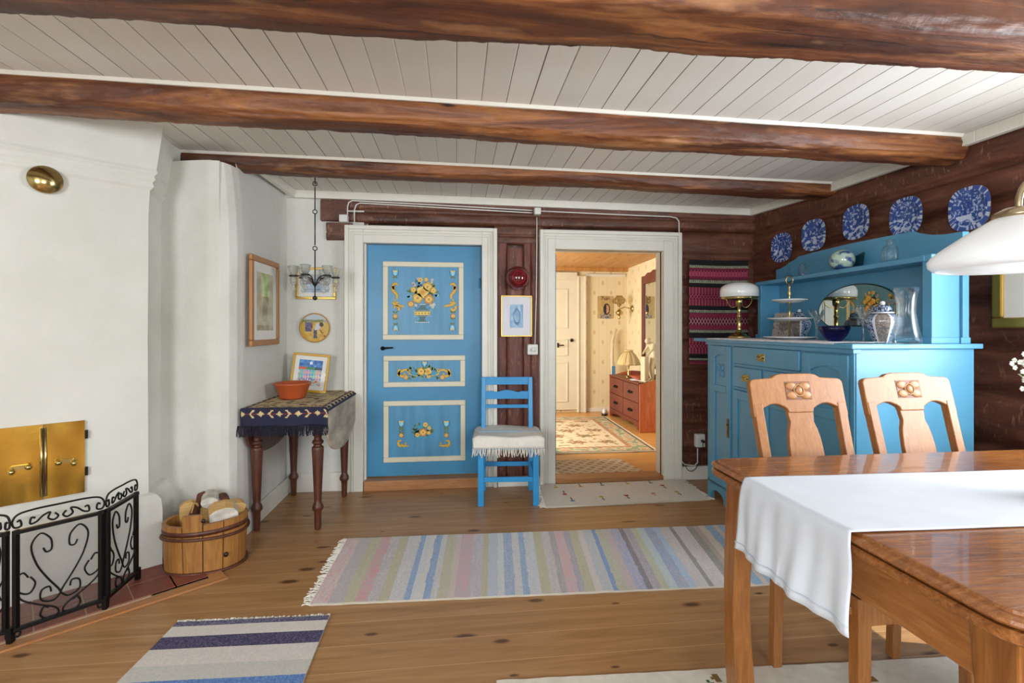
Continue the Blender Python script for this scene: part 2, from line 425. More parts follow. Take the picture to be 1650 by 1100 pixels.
# --- logs
LEV = [0, .20, .43, .67, .92, 1.155, 1.405, 1.65, 1.89, 2.06, 2.34]
def logwall(mb, path, levels, depth=.032, m=LOGM, seed=0, nper=9, step=.05):
    """path: plan points running so that the room lies to the left of travel"""
    seg = []
    for a, b in zip(path, path[1:]):
        a, b = Vector(a), Vector(b); L = (b-a).length; k = max(1, int(L/step))
        for i in range(k): seg.append((a.lerp(b, i/k), (b-a).normalized()))
    seg.append((Vector(path[-1]), (Vector(path[-1])-Vector(path[-2])).normalized()))
    zs = []
    for li, (za, zb) in enumerate(zip(levels, levels[1:])):
        for k in range(nper+(1 if li == len(levels)-2 else 0)): zs.append((za+(zb-za)*k/nper, k/nper, li))
    rows = []
    dist = 0; prev = None
    for p, d in seg:
        if prev is not None: dist += (p-prev).length
        prev = p; nrm = Vector((-d.y, d.x)); col = []
        for z, t, li in zs:
            s = 1-abs(2*t-1)**4 if 0 < t < 1 else -.7
            off = -depth+depth*s*(.85+.3*nz(dist*.8, li*7.3+seed))+.007*nz(dist*5+seed, z*9)+.004*nz(dist*14, z*25, seed)
            zz = z+.012*nz(dist*.9, li*3.1+seed)*(0 if z in (levels[0], levels[-1]) else 1)
            q = p+nrm*off
            col.append(mb.v((q.x, q.y, zz)))
        rows.append(col)
    for a, b in zip(rows, rows[1:]):
        for k in range(len(zs)-1): mb.face([a[k], b[k], b[k+1], a[k+1]], m, True)
# right wall: window between y .6 and 1.64
m = MB(LOGM); logwall(m, [(2.495, 3.93), (2.62, 3.11), (2.67, 2.2), (2.695, 1.72)][::-1], LEV, depth=.045, nper=12)
m.box(2.78, 2.9, 1.72, 4.1, 0, 2.4)
struct(m.build('wall_right', recalc=False))
m = MB(LOGM); m.box(2.70, 2.9, .52, 1.72, 0, .9); m.box(2.70, 2.9, .52, 1.72, 1.98, 2.4); m.box(2.72, 2.9, -2.2, .52, 0, 2.4)
struct(m.build('wall_right_near'))
wd = MB(TRIMW)
for z in (.9, 1.93): wd.box(2.68, 2.80, .52, 1.72, z, z+.05)
for y in (.52, 1.09, 1.67): wd.box(2.68, 2.80, y, y+.05, .9, 1.98)
wd.box(2.72, 2.76, .52, 1.72, 1.62, 1.64)
wo = struct(wd.build('window_1')); g = MB(PANE); g.box(2.745, 2.75, .57, 1.67, .95, 1.93); g.build('pane', wo)
# back wall with two windows, far-left wall: plaster
m = MB(PLASTER)
xs = [-3.3, -2.05, -.95, .25, 1.75, 2.95]
for i, (a, b) in enumerate(zip(xs, xs[1:])):
    if i in (1, 3): m.box(a, b, -2.2, -2.0, 0, .93); m.box(a, b, -2.2, -2.0, 1.97, 2.4)
    else: m.box(a, b, -2.2, -2.0, 0, 2.4)
struct(m.build('wall_back'))
for k, (a, b) in enumerate(((-2.05, -.95), (.25, 1.75))):
    wd = MB(TRIMW)
    for z in (.93, 1.92): wd.box(a, b, -2.12, -1.97, z, z+.05)
    for x in (a, (a+b)/2-.025, b-.05): wd.box(x, x+.05, -2.12, -1.97, .93, 1.97)
    wo = struct(wd.build('window_%d' % (k+2))); g = MB(PANE); g.box(a+.05, b-.05, -2.06, -2.055, .98, 1.92); g.build('pane', wo)
m = MB(PLASTER); m.box(-3.3, -3.1, -2.2, 4.1, 0, 2.4); struct(m.build('wall_left_near'))
# left plaster wall, rounded corner and the niche face next to the fireplace
path = [(-1.29, 3.93), (-1.285, 3.6), (-1.283, 3.3), (-1.285, 3.12), (-1.295, 3.06), (-1.32, 3.015), (-1.36, 2.99), (-1.42, 2.985), (-1.60, 3.02), (-1.95, 3.10), (-2.3, 3.2)]
m = MB(PLASTER)
def lw(a, b):
    k = a*(len(path)-1); i = min(int(k), len(path)-2); t = k-i
    x = path[i][0]*(1-t)+path[i+1][0]*t; y = path[i][1]*(1-t)+path[i+1][1]*t
    ztop = 2.36 if k < 3.2 else 2.222; z = b*ztop; d = .010*nz(x*3+y*3, z*2.2)+.005*nz(x*9+y*9, z*7, 4)
    bulge = -.05*max(0, (z-1.7)/.65)**2*(1 if y < 3.75 else 0)*min(1, (3.75-y)/.5 if y < 3.75 else 0)
    return (x+d*.6+(bulge if i < 6 else 0), y-d, z)
m.grid(lw, 80, 40)
m.box(-2.4, -1.36, 3.30, 4.02, 0, 2.36); m.prism([(-1.33, 3.06), (-1.42, 3.01), (-1.95, 3.12), (-2.3, 3.22), (-2.3, 3.35), (-1.33, 3.35)], 'xy', 2.0, 2.222)
struct(m.build('wall_left', recalc=False))
# far wall: plaster end, logs, boards between the doors
m = MB(PLASTER)
m.box(-1.36, -.716, YF+.002, 4.02, 0, 2.36)
struct(m.build('wall_far_plaster'))
m = MB(LOGM)
m.box(-.70, .774, YF+.09, 4.02, 1.931, 2.36); m.box(.216, .774, YF+.06, 4.02, 0, 1.95); m.box(.774, 1.716, YF+.06, 4.02, 1.911, 2.36); m.box(1.716, 2.85, YF+.06, 4.02, 0, 2.36)
def farlog(x0, x1, lev, y, seed, depth=.03, m_=LOGM, nper=9):
    logwall(m, [(x1, y), (x0, y)], lev, depth, m_, seed, nper)
farlog(-1.035, 2.54, [2.075, 2.165, 2.30], YF-.03, 3, .03)
farlog(-.995, -.84, [1.935, 2.0, 2.075], YF-.02, 5, .015)
m.box(-1.035, -.84, YF-.03, YF+.05, 2.085, 2.235); m.box(-.99, -.80, YF-.022, YF+.03, 1.945, 2.07)
farlog(.30, .70, [1.93, 2.0, 2.085], YF-.012, 7, .015)
farlog(1.82, 2.54, [0, .2, .42, .655, .90, 1.13, 1.29, 1.45, 1.66, 1.86, 2.075], YF-.012, 9, .03)
struct(m.build('wall_far', recalc=False))
# vertical boards between the doors
m = MB(LOGV)
def vboard(x0, x1, y, z0, z1, sd):
    m.grid(lambda a, b: (x0+(x1-x0)*a, y-.012*(1-abs(2*a-1)**6)+.004*nz(a*3+sd, b*6), z0+(z1-z0)*b), 10, 40)
vboard(.30, .405, 3.905, .06, 1.94, 1); vboard(.405, .53, 3.885, .06, 1.90, 5); vboard(.535, .60, 3.905, .06, 1.94, 9); vboard(.60, .70, 3.90, .06, 1.94, 12)
m.box(.405, .53, 3.885, 3.95, .06, 1.9)
struct(m.build('wall_far_boards', recalc=False))
# trims and baseboards
def trim(name, pts, z0, z1, th, mat=TRIMW, zf=None):
    mb = MB(mat)
    for (a, b) in zip(pts, pts[1:]):
        a, b = Vector(a), Vector(b); d = (b-a).normalized(); n = Vector((-d.y, d.x))*th
        q = [a, b, b+n, a+n]
        A = [mb.v((p.x, p.y, (z0 if zf is None else zf(p.x)+z0))) for p in q]; B = [mb.v((p.x, p.y, (z1 if zf is None else zf(p.x)+z1))) for p in q]
        mb.face(A[::-1]); mb.face(B)
        for i in range(4): mb.face([A[i], A[(i+1) % 4], B[(i+1) % 4], B[i]])
    return struct(mb.build(name, bevel=.004))
trim('trim_1', [(-1.30, YF-.045), (2.50, YF-.045)], -.058, 0, .04, zf=zc)
trim('trim_2', [(2.455, 3.86), (2.575, 3.11), (2.625, 2.2), (2.675, 1.2), (2.71, -2.0)], -.062, 0, .035, zf=zc)
trim('trim_3', [(-1.255, 3.86), (-1.275, 3.2)][::-1], -.058, 0, -.04, zf=zc)
trim('baseboard_left', [(-1.262, 3.89), (-1.262, 3.12)], 0, .125, -.02)
trim('baseboard_far', [(-1.26, YF-.016), (-.86, YF-.016)], 0, .145, .018)
trim('baseboard_far_middle', [(.325, YF-.06), (.66, YF-.06)], 0, .075, .03)
trim('baseboard_far_right', [(1.85, YF-.055), (2.45, YF-.055)], 0, .11, .03)
# beams
def beam(label, y0, y1, drop, x0=-2.6, x1=2.66, seed=0, tilt=0.0, light=False):
    mb = MB(BEAMM); W = y1-y0
    def pr(t):           # cross-section, t 0..1 from near top, down, under, up the far side
        P = [(0, 0), (-.012, -drop*.35), (-.004, -drop*.8), (.022, -drop*.97), (W*.5, -drop*1.03), (W-.02, -drop*.97), (W, -drop*.8), (W, 0)]
        k = t*(len(P)-1); i = min(int(k), len(P)-2); f = k-i
        return P[i][0]*(1-f)+P[i+1][0]*f, P[i][1]*(1-f)+P[i+1][1]*f
    def fn(a, b):
        x = x0+(x1-x0)*a; dy, dz = pr(b)
        edge = 1 if .05 < b < .95 else 0
        n = .007*nz(x*1.1+seed, b*3)+.006*nz(x*3, b*9, seed)+.004*nz(x*12, b*26, seed)+.0025*nz(x*30, b*40, seed)
        ys = tilt*x
        return (x, y0+dy+ys+n*edge*(-1 if b < .5 else 1), zc(x)+.01+dz*(1+.10*nz(x*.7+seed, 5))-n*edge)
    mb.grid(fn, 300, 34)
    for xe in (x0, x1):
        vs = [mb.v(fn(0 if xe == x0 else 1, k/14)) for k in range(15)]
        mb.face(vs if xe == x1 else vs[::-1])
    o = mb.build('ceiling_beam', recalc=False)
    tag(o, label, kind='structure')
    tb = MB(TRIMW)
    vsA = []
    for k in range(2):
        x = (x0, x1-.03)[k]; y = y0+tilt*x; z = zc(x)
        vsA.append([tb.v((x, y-.022, z)), tb.v((x, y+.01, z)), tb.v((x, y+.01, z-.014)), tb.v((x, y-.014, z-.014))])
    for i in range(4): tb.face([vsA[0][i], vsA[1][i], vsA[1][(i+1) % 4], vsA[0][(i+1) % 4]])
    tb.build('edge_strip', o)
    return o
beam('thick hewn ceiling beam nearest the camera', 1.36, 1.61, .122, seed=2, tilt=-.03)
beam('hewn ceiling beam in the middle, ending above the blue sideboard', 2.255, 2.42, .130, seed=9, tilt=.006)
beam('thinner hewn ceiling beam farthest away, in front of the doors', 3.11, 3.27, .092, x0=-1.95, x1=2.62, seed=17)
# ---------------------------------------------------------------- door casings
def casing(name, xo0, xo1, zt, xi0, xi1, zi):
    mb = MB(TRIMW)
    y = YF-.05
    for (a, b) in ((xo0, xi0), (xi1, xo1)):
        mb.box(a, b, y, YF+.03, 0, zt)
    mb.box(xi0, xi1, y, YF+.03, zi, zt)
    e = .022   # outer raised band
    mb.box(xo0, xo0+.03, y-e, y, 0, zt); mb.box(xo1-.03, xo1, y-e, y, 0, zt); mb.box(xo0+.03, xo1-.03, y-e, y, zt-.03, zt)
    for k, o_ in ((0, .045), (1, .065)):
        mb.box(xo0+o_, xo0+o_+.008, y-.008, y, 0, zt-o_); mb.box(xo1-o_-.008, xo1-o_, y-.008, y, 0, zt-o_); mb.box(xo0+o_, xo1-o_, y-.008, y, zt-o_-.008, zt-o_)
    return mb
mb = casing('a', -.849, .319, 2.045, -.715, .20, 1.915)
mb.box(-.715, -.70, YF, 4.0, 0, 1.915); mb.box(.20, .215, YF, 4.0, 0, 1.915); mb.box(-.715, .215, YF, 4.0, 1.915, 1.93)
struct(mb.build('trim_4', bevel=.004))
mb = casing('b', .662, 1.848, 2.045, .79, 1.70, 1.895)
mb.box(.775, .79, YF, 4.02, 0, 1.9); mb.box(1.70, 1.715, YF, 4.02, 0, 1.9); mb.box(.775, 1.715, YF, 4.02, 1.895, 1.91)
struct(mb.build('trim_5', bevel=.004))
mb = MB(THRESH); mb.box(-.71, .21, YF-.055, 4.0, 0, .078); struct(mb.build('trim_6', bevel=.006))
mb = MB(THRESH); mb.box(.775, 1.715, YF-.04, 4.02, 0, .036); struct(mb.build('trim_7', bevel=.006))
# ---------------------------------------------------------------- painted blue door
DX0, DX1, DZ0, DZ1, DY = -.70, .20, .085, 1.915, YF+.045
mb = MB(BLUE); mb.box(DX0, DX1, DY, DY+.04, DZ0, DZ1); door = struct(mb.build('door_1', bevel=.003))
door['label'] = 'blue door painted with flower bouquets in cream panel frames'
Y_ = '#e0b53a'; YL = '#ecd27a'; OR = '#d9963a'; GR = '#5f7a38'; TL = '#3f9fc4'; TD = '#2e6f80'; WH = '#e4e6d4'; BR = '#8a6a2a'; TV = '#3f6f78'
def disc(mb, x, z, rx, rz, c, y, n=12, pet=0, rot=0):
    pts = []
    for i in range(n*(2 if pet else 1)):
        a = 2*PI*i/(n*(2 if pet else 1))+rot
        k = 1+.11*math.cos(pet*a) if pet else 1
        pts.append((x+rx*k*math.cos(a), z+rz*k*math.sin(a)))
    mb.prism(pts, 'xz', y, y+.0012, color=c)
def stroke(mb, P, wds, c, y):
    pts = [Vector(p) for p in P]; n = len(pts); L = []; R = []
    for i, p in enumerate(pts):
        d = (pts[min(i+1, n-1)]-pts[max(i-1, 0)]).normalized(); nn = Vector((-d.y, d.x)); wd_ = wds if not isinstance(wds, (list, tuple)) else wds[0]+(wds[1]-wds[0])*i/(n-1)
        L.append(p+nn*wd_/2); R.append(p-nn*wd_/2)
    for i in range(n-1):
        q = [L[i], L[i+1], R[i+1], R[i]]
        vs = [mb.v((a.x, y, a.y)) for a in q]; mb.face(vs, color=c)
def rose(mb, x, z, r, c, y, ctr=OR):
    disc(mb, x, z, r, r, BR, y-.0005, 10, 5); disc(mb, x, z, r*.92, r*.92, c, y-.0010, 10, 5, .3)
    disc(mb, x, z, r*.6, r*.55, YL if c != YL else Y_, y-.0015, 8, 4); disc(mb, x, z, r*.3, r*.28, ctr, y-.002, 8)
def leafy(mb, x, z, a, L, c, y):
    d = Vector((math.cos(a), math.sin(a))); n = Vector((-d.y, d.x)); p = Vector((x, z))
    L *= 1.25; pts = [p, p+d*L*.35+n*L*.27, p+d*L*.7+n*L*.2, p+d*L, p+d*L*.7-n*L*.2, p+d*L*.35-n*L*.27]
    mb.prism([tuple(q) for q in pts], 'xz', y, y+.001, color=c)
def tulip(mb, x, z, r, up, y):
    s = 1 if up else -1; r *= 1.15
    for k in (-1, 0, 1): leafy(mb, x, z-s*r*.15, PI/2*s+k*.45, r*2.0, '#234f66', y-.0002)
    for k in (-1, 0, 1): leafy(mb, x, z, PI/2*s+k*.42, r*1.7, '#5fb6dc' if k else '#a5daea', y-.0005*(2-abs(k)))
    for k in (-1, 0, 1): disc(mb, x+k*r*.6, z+s*r*1.75, r*.3, r*.3, YL, y-.002, 8)
    leafy(mb, x, z, -PI/2*s+.8, r, GR, y-.001); leafy(mb, x, z, -PI/2*s-.8, r, GR, y-.001)
def spiral(cx, cz, r0, r1, a0, a1, n=16):
    return [(cx+(r0+(r1-r0)*i/n)*math.cos(a0+(a1-a0)*i/n), cz+(r0+(r1-r0)*i/n)*math.sin(a0+(a1-a0)*i/n)) for i in range(n+1)]
def scroll_deco(mb, x, z, h, s, y):
    """long curled ornament: tulip, S scroll, leaf curl, rose, tulip hanging; s=+1 opens to the right"""
    k = h/.42
    tulip(mb, x, z+h*.42, .017*k, True, y); tulip(mb, x+.004*s, z-h*.40, .016*k, False, y)
    for col, ww in ((BR, 1.35), (Y_, 1.0)):
        yy = y-.0005 if col == BR else y-.0012
        stroke(mb, spiral(x+.008*s, z+h*.26, .006*k, .026*k, 0 if s > 0 else PI, (0 if s > 0 else PI)+s*PI*1.35), (.008*k*ww, .02*k*ww), col, yy)
        stroke(mb, [(x-s*.018*k, z+h*.25), (x-s*.012*k, z+h*.17), (x+s*.012*k, z+h*.10), (x+s*.012*k, z+h*.04)], (.022*k*ww, .014*k*ww), col, yy)
        stroke(mb, spiral(x+.006*s, z+h*.01, .005*k, .018*k, PI/2, PI/2+s*PI*1.3), (.006*k*ww, .012*k*ww), col, yy)
        stroke(mb, [(x-s*.015*k, z-h*.02), (x, z-h*.06), (x+s*.03*k, z-h*.075), (x+s*.06*k, z-h*.09)], (.02*k*ww, .012*k*ww), col, yy)
        stroke(mb, spiral(x+.004*s, z-h*.12, .006*k, .026*k, PI, PI-s*PI*1.2), (.010*k*ww, .018*k*ww), col, yy)
    for q in (-.2, -.26, -.31): leafy(mb, x, z+h*q, PI*.2, .02*k, GR, y-.001); leafy(mb, x, z+h*q, PI*.8, .02*k, GR, y-.001)
    rose(mb, x+.002, z-h*.25, .017*k, OR, y-.001)
def deco(name, fn):
    mb = MB(PAINTED); fn(mb, DY-.0035)
    return mb.build(name, door, recalc=False)
def panelp(u0, v0, u1, v1):
    a = at_y(u0, v0, DY); b = at_y(u1, v1, DY); return a.x, b.x, b.z, a.z
panels = [panelp(617, 421, 747, 547), panelp(618, 573, 749.5, 622), panelp(618, 646, 750, 741)]
for x0, x1, z0, z1 in panels:
    mb = MB(CREAM); w_ = .040; y0_, y1_ = DY-.012, DY+.002
    mb.box(x0, x1, y0_, y1_, z1-w_, z1); mb.box(x0, x1, y0_, y1_, z0, z0+w_)
    mb.box(x0, x0+w_, y0_, y1_, z0+w_, z1-w_); mb.box(x1-w_, x1, y0_, y1_, z0+w_, z1-w_)
    mb.build('panel_moulding', door, bevel=.005)
    mb = MB(plain('blue_panel_wood', '#4b90b8', .38, var=.14, vscale=2.5, stretch=(8, 1, .8)) if 'blue_panel_wood' not in MATS else MATS['blue_panel_wood'])
    mb.box(x0+w_*.9, x1-w_*.9, DY-.0022, DY+.001, z0+w_*.9, z1-w_*.9); mb.build('panel', door)
def urn(mb, y):
    p = lambda u, v: (at_y(610+u*150/1100, 410+v*150/1100, DY).x, at_y(610+u*150/1100, 410+v*150/1100, DY).z)
    random.seed(4)
    # vase body
    prof = [(490, 585), (560, 585), (552, 625), (590, 650), (622, 680), (608, 715), (560, 740), (545, 765), (575, 795), (455, 795), (490, 765), (480, 740), (428, 715), (412, 680), (445, 650), (488, 625)]
    mb.prism([p(*q) for q in prof], 'xz', y, y+.001, color=TV)
    for q in (-1, 1):
        stroke(mb, [p(520+q*45, 610), p(520+q*75, 575), p(520+q*95, 600), p(520+q*75, 645)], .006, TD, y-.0005)
    mb.prism([p(*q) for q in ((418, 672), (614, 672), (606, 715), (426, 715))], 'xz', y-.001, y, color=YL)
    for k in range(5): x, z = p(440+38*k, 694); disc(mb, x, z, .010, .010, Y_, y-.0015, 10); disc(mb, x, z, .004, .004, BR, y-.002, 8)
    for k in range(12):
        for vv in (660, 728): x, z = p(425+k*17.5, vv); disc(mb, x, z, .0028, .0028, WH, y-.0015, 6)
    for k in range(7): x, z = p(440+k*25, 800); disc(mb, x, z, .0065, .004, WH, y-.0015, 6)
    for k in range(4): x, z = p(495+k*18, 590); disc(mb, x, z, .005, .004, WH, y-.0015, 6)
    for k in range(110):
        a = random.uniform(.05, PI-.05); r = random.uniform(20, 190)
        x, z = p(520+r*math.cos(a)*.95, 500-r*math.sin(a)*1.05+10)
        leafy(mb, x, z, random.uniform(.2, PI-.2), random.uniform(.014, .028), random.choice([GR, '#4e7a4e', '#7f9a52', TD]), y)
    for u, v, r, c in ((462, 515, 42, Y_), (595, 530, 40, OR), (520, 442, 50, YL), (578, 383, 40, Y_), (412, 415, 24, Y_), (647, 425, 26, Y_), (383, 585, 26, OR), (563, 296, 18, Y_), (495, 300, 20, YL)):
        x, z = p(u, v); rose(mb, x, z, r*.00098, c, y-.001)
    for u, v in ((480, 355), (355, 515), (680, 500), (545, 500)):
        x, z = p(u, v)
        for k in range(4): leafy(mb, x, z, PI/2+(k-1.5)*.5, .026, '#58b6d6' if k % 2 else '#9ad4e6', y-.001)
    for u, v in ((410, 340), (425, 360), (635, 300), (630, 330), (655, 590), (640, 620), (620, 600), (440, 600), (470, 290)):
        x, z = p(u, v)
        for k in range(5): disc(mb, x+.008*math.cos(k*1.26), z+.008*math.sin(k*1.26), .005, .005, '#d8c6d2' if v < 400 else WH, y-.0015, 6)
        disc(mb, x, z, .004, .004, OR, y-.002, 6)
    for s, u in ((1, 197), (-1, 878)):
        x, z = p(u, 550); scroll_deco(mb, x, z, .475, s, y)
def mid(mb, y):
    p = lambda u, v: (at_y(610+u*150/868, 560+v*150/868, DY).x, at_y(610+u*150/868, 560+v*150/868, DY).z)
    random.seed(9)
    for s in (-1, 1):
        X0 = 425
        for col, ww in ((BR, 1.3), (Y_, 1)):
            yy = y-.0005 if col == BR else y-.001
            a = p(X0+s*(195), 240)
            stroke(mb, spiral(a[0], a[1], .008, .040, PI*(.1 if s < 0 else .9), PI*(.1 if s < 0 else .9)-s*PI*1.4*-1), (.010*ww, .022*ww), col, yy)
            stroke(mb, [p(X0+s*140, 210), p(X0+s*180, 205), p(X0+s*225, 225), p(X0+s*245, 262)], (.012*ww, .022*ww), col, yy)
            a = p(X0+s*140, 215); stroke(mb, spiral(a[0], a[1], .004, .016, 0, s*-PI*1.5), .010*ww, col, yy)
            stroke(mb, [p(X0+s*60, 262), p(X0+s*100, 258), p(X0+s*140, 240)], (.008*ww, .012*ww), col, yy)
        x, z = p(X0+s*170, 275); rose(mb, x, z, .020, OR, y-.001)
        x, z = p(X0+s*95, 238)
        for k in range(5): leafy(mb, x, z, k*1.26, .024, TL, y-.0012)
    for k in range(80):
        x, z = p(425+random.uniform(-125, 125), 232+random.uniform(-48, 48)); leafy(mb, x, z, random.uniform(0, 2*PI), random.uniform(.014, .025), random.choice([GR, '#4e7a4e', '#8aa055']), y)
    for u, v, r, c in ((398, 220, 34, Y_), (458, 222, 32, YL), (465, 265, 18, YL)): x, z = p(u, v); rose(mb, x, z, r*.00098, c, y-.001)
    x, z = p(430, 178); tulip(mb, x, z, .018, True, y-.001)
    x, z = p(430, 178); disc(mb, x, z+.006, .018, .018, TL, y-.0015, 8, 4)
def low(mb, y):
    p = lambda u, v: (at_y(610+u*150/868, 560+v*150/868, DY).x, at_y(610+u*150/868, 560+v*150/868, DY).z)
    random.seed(12)
    for k in range(80):
        a = random.uniform(0, 2*PI); r = random.uniform(0, 88); x, z = p(415+r*math.cos(a), 775+r*math.sin(a)); leafy(mb, x, z, a, random.uniform(.014, .024), random.choice([GR, '#4e7a4e', '#8aa055', TD]), y)
    for u, v, r, c in ((415, 788, 34, OR), (437, 716, 20, YL), (362, 812, 18, YL), (472, 748, 16, YL), (468, 792, 16, Y_)): x, z = p(u, v); rose(mb, x, z, r*.00098, c, y-.001)
    for u, v in ((388, 740), (395, 830), (440, 830)):
        x, z = p(u, v)
        for k in range(5): leafy(mb, x, z, k*1.26, .026 if v < 800 else .014, TL, y-.0012)
    for s, u in ((1, 212), (-1, 632)):
        x, z = p(u, 735); tulip(mb, x, z, .020, True, y)
        for k in range(6): xx, zz = p(u, 765+k*14); leafy(mb, xx, zz, PI*(.2 if k % 2 else .8), .022, GR, y)
        x, z = p(u, 815); rose(mb, x, z, .018, OR, y-.001)
        for col, ww in ((BR, 1.3), (Y_, 1)):
            yy = y-.0005 if col == BR else y-.001
            a = p(u, 878); stroke(mb, spiral(a[0], a[1], .010, .034, PI/2, PI/2+s*PI*.98), (.010*ww, .020*ww), col, yy)
            stroke(mb, [p(u-s*5, 908), p(u+s*30, 915), p(u+s*70, 912)], (.02*ww, .006*ww), col, yy)
            a = p(u+s*45, 893); stroke(mb, spiral(a[0], a[1], .003, .012, 0, s*PI*1.5), .006*ww, col, yy)
deco('flower_urn_painting', urn); deco('garland_painting', mid); deco('bouquet_painting', low)
mb = MB(IRON); p0 = at_y(617, 561, DY); mb.ball((p0.x, DY-.012, p0.z), .017, seg=10, rings=6)
mb.tube([(p0.x, DY, p0.z), (p0.x, DY-.05, p0.z), (p0.x+.03, DY-.055, p0.z+.004), (p0.x+.085, DY-.05, p0.z+.006)], [.009, .009, .008, .006], 8); mb.build('door_handle', door)
for hz in (1.62, .45):
    mb = MB(BLUE); mb.lathe([(0, -.04), (.009, -.04), (.009, .04), (0, .04)], 8, (DX1-.012, DY-.006, hz)); mb.build('hinge', door)
# open door leaf folded back into the hall
mb = MB(BLUE); mb.box(.792, .832, 4.03, 4.93, .05, 1.88); d2 = struct(mb.build('door_2', bevel=.003)); d2['label'] = 'blue painted door standing open into the hall'
for c_ in list(door.children):
    if c_.name.split('.')[0] in ('door_handle', 'hinge'): continue
    k_ = c_.copy(); COL.objects.link(k_); k_.parent = d2; k_.location = (.833+DY, 4.73, -.035); k_.rotation_euler = (0, 0, PI/2)
mb = MB(IRON)
mb.tube([(.832, 4.86, 1.0), (.87, 4.86, 1.0), (.88, 4.77, 1.0)], .008); mb.build('door_handle', d2)
# ================================================================ THE HALL
m = MB(HFLOORM); m.box(-.9, 3.0, 4.02, 7.5, -.06, -.002); struct(m.build('floor_hall'))
m = MB(HCEIL); m.box(-.9, 3.0, 4.02, 7.5, 2.17, 2.25); struct(m.build('ceiling_hall'))
m = MB(WALLP); m.box(-.9, 3.0, 7.2, 7.4, 0, 2.2); struct(m.build('wall_hall_back'))
m = MB(WALLP); m.prism([(2.587, 7.2), (2.50, 4.02), (2.9, 4.02), (2.9, 7.2)], 'xy', 0, 2.2); struct(m.build('wall_hall_right'))
m = MB(WALLP)
m.box(-.8, -.6, 4.1, 4.85, 0, 2.2); m.box(-.8, -.6, 6.15, 7.3, 0, 2.2); m.box(-.8, -.6, 4.85, 6.15, 0, .75); m.box(-.8, -.6, 4.85, 6.15, 1.95, 2.2)
struct(m.build('wall_hall_left'))
wd = MB(TRIMW)
for z in (.75, 1.9): wd.box(-.72, -.58, 4.85, 6.15, z, z+.05)
for y in (4.85, 5.475, 6.1): wd.box(-.72, -.58, y, y+.05, .75, 1.95)
wo = struct(wd.build('window_4')); g = MB(PANE); g.box(-.66, -.655, 4.9, 6.1, .8, 1.9); g.build('pane', wo)
m = MB(HCEIL); m.box(-.6, 3.0, 7.13, 7.2, 2.12, 2.17); struct(m.build('trim_8'))
m = MB(TRIMW); m.box(1.95, 2.56, 7.18, 7.2, 2.045, 2.085); m.box(1.95, 2.56, 7.18, 7.2, 0, .06); struct(m.build('trim_9', bevel=.004))
m = MB(CREAM); m.box(1.80, 1.94, 7.15, 7.2, 0, 2.05); m.box(.85, 1.80, 7.15, 7.2, 1.985, 2.10); m.box(.75, .87, 7.15, 7.2, 0, 2.1)
m.box(1.81, 1.83, 7.135, 7.15, 0, 2.03); m.box(1.91, 1.935, 7.13, 7.15, 0, 2.05); struct(m.build('trim_10', bevel=.004))
m = MB(CREAM); m.box(.87, 1.80, 7.165, 7.20, .04, 1.985); d3 = struct(m.build('door_3', bevel=.003))
for z0, z1 in ((1.26, 1.85), (.85, 1.10), (.16, .76)):
    mb = MB(CREAM); x0, x1 = 1.34, 1.66; b = .02
    mb.box(x0, x1, 7.153, 7.166, z1-b, z1); mb.box(x0, x1, 7.153, 7.166, z0, z0+b); mb.box(x0, x0+b, 7.153, 7.166, z0+b, z1-b); mb.box(x1-b, x1, 7.153, 7.166, z0+b, z1-b); mb.build('panel_moulding', d3, bevel=.004)
mb = MB(IRON); q = at_y(899, 556, 7.16); mb.lathe([(0, -.035), (.012, -.035), (.014, 0), (.012, .035), (0, .035)], 8, (q.x, 7.155, q.z)); mb.tube([(q.x, 7.16, q.z), (q.x, 7.11, q.z), (q.x+.08, 7.10, q.z)], .009); mb.build('door_handle', d3)
mb = MB(IRON); q = at_y(921, 548, 7.16); mb.ball((q.x, 7.15, q.z), .026, seg=10, rings=6); mb.build('lock_knob', d3)
# ================================================================ FIREPLACE
P0 = Vector((-1.54, 2.76)); FA = math.radians(51); FD = Vector((math.sin(FA), math.cos(FA))); FN = Vector((-FD.y, FD.x))
fp = thing('fireplace', 'white plastered corner fireplace with brass doors and brass draught rosette', 'fireplace', (P0.x, P0.y, 0), math.atan2(FD.y, FD.x))
# local axes: x along the front (to the right), y into the wall
def fp_local(u, v, yb): 
    q = at_p(u, v, P0+FN*yb, FN); d = Vector((q.x, q.y))-P0; return d.dot(FD), q.z
prof = [(0, 0, 0), (.30, 0, 0), (.355, .006, -.004), (.378, .03, -.02), (.388, .058, -.05), (1.2, .06, -.054), (1.85, .060, -.050), (1.98, .055, -.045), (2.0, .038, -.03), (2.02, .042, -.036), (2.035, .030, -.026), (2.055, .034, -.030), (2.07, .020, -.018), (2.09, .026, -.022), (2.12, .018, -.018), (2.25, .004, -.004), (2.36, -.008, .004)]
mb = MB(PLASTER)
def fpz(t):
    k = t*(len(prof)-1); i = min(int(k), len(prof)-2); f = k-i
    return [prof[i][j]*(1-f)+prof[i+1][j]*f for j in range(3)]
def fpf(a, b):
    z, yb, xr = fpz(b)
    x = -2.4+(2.4+xr)*a; n = .006*nz(x*3, z*3)+.003*nz(x*10, z*10)
    return (x, yb+n, z)
mb.grid(fpf, 60, 64)
def fps(a, b):
    z, yb, xr = fpz(b); n = .006*nz(xr*3, z*3)+.003*nz(xr*10, z*10)
    return (xr+.35*a*a, yb+n+.5*a, z)
mb.grid(fps, 6, 64)
mb.build('chimney_body', fp, recalc=False)
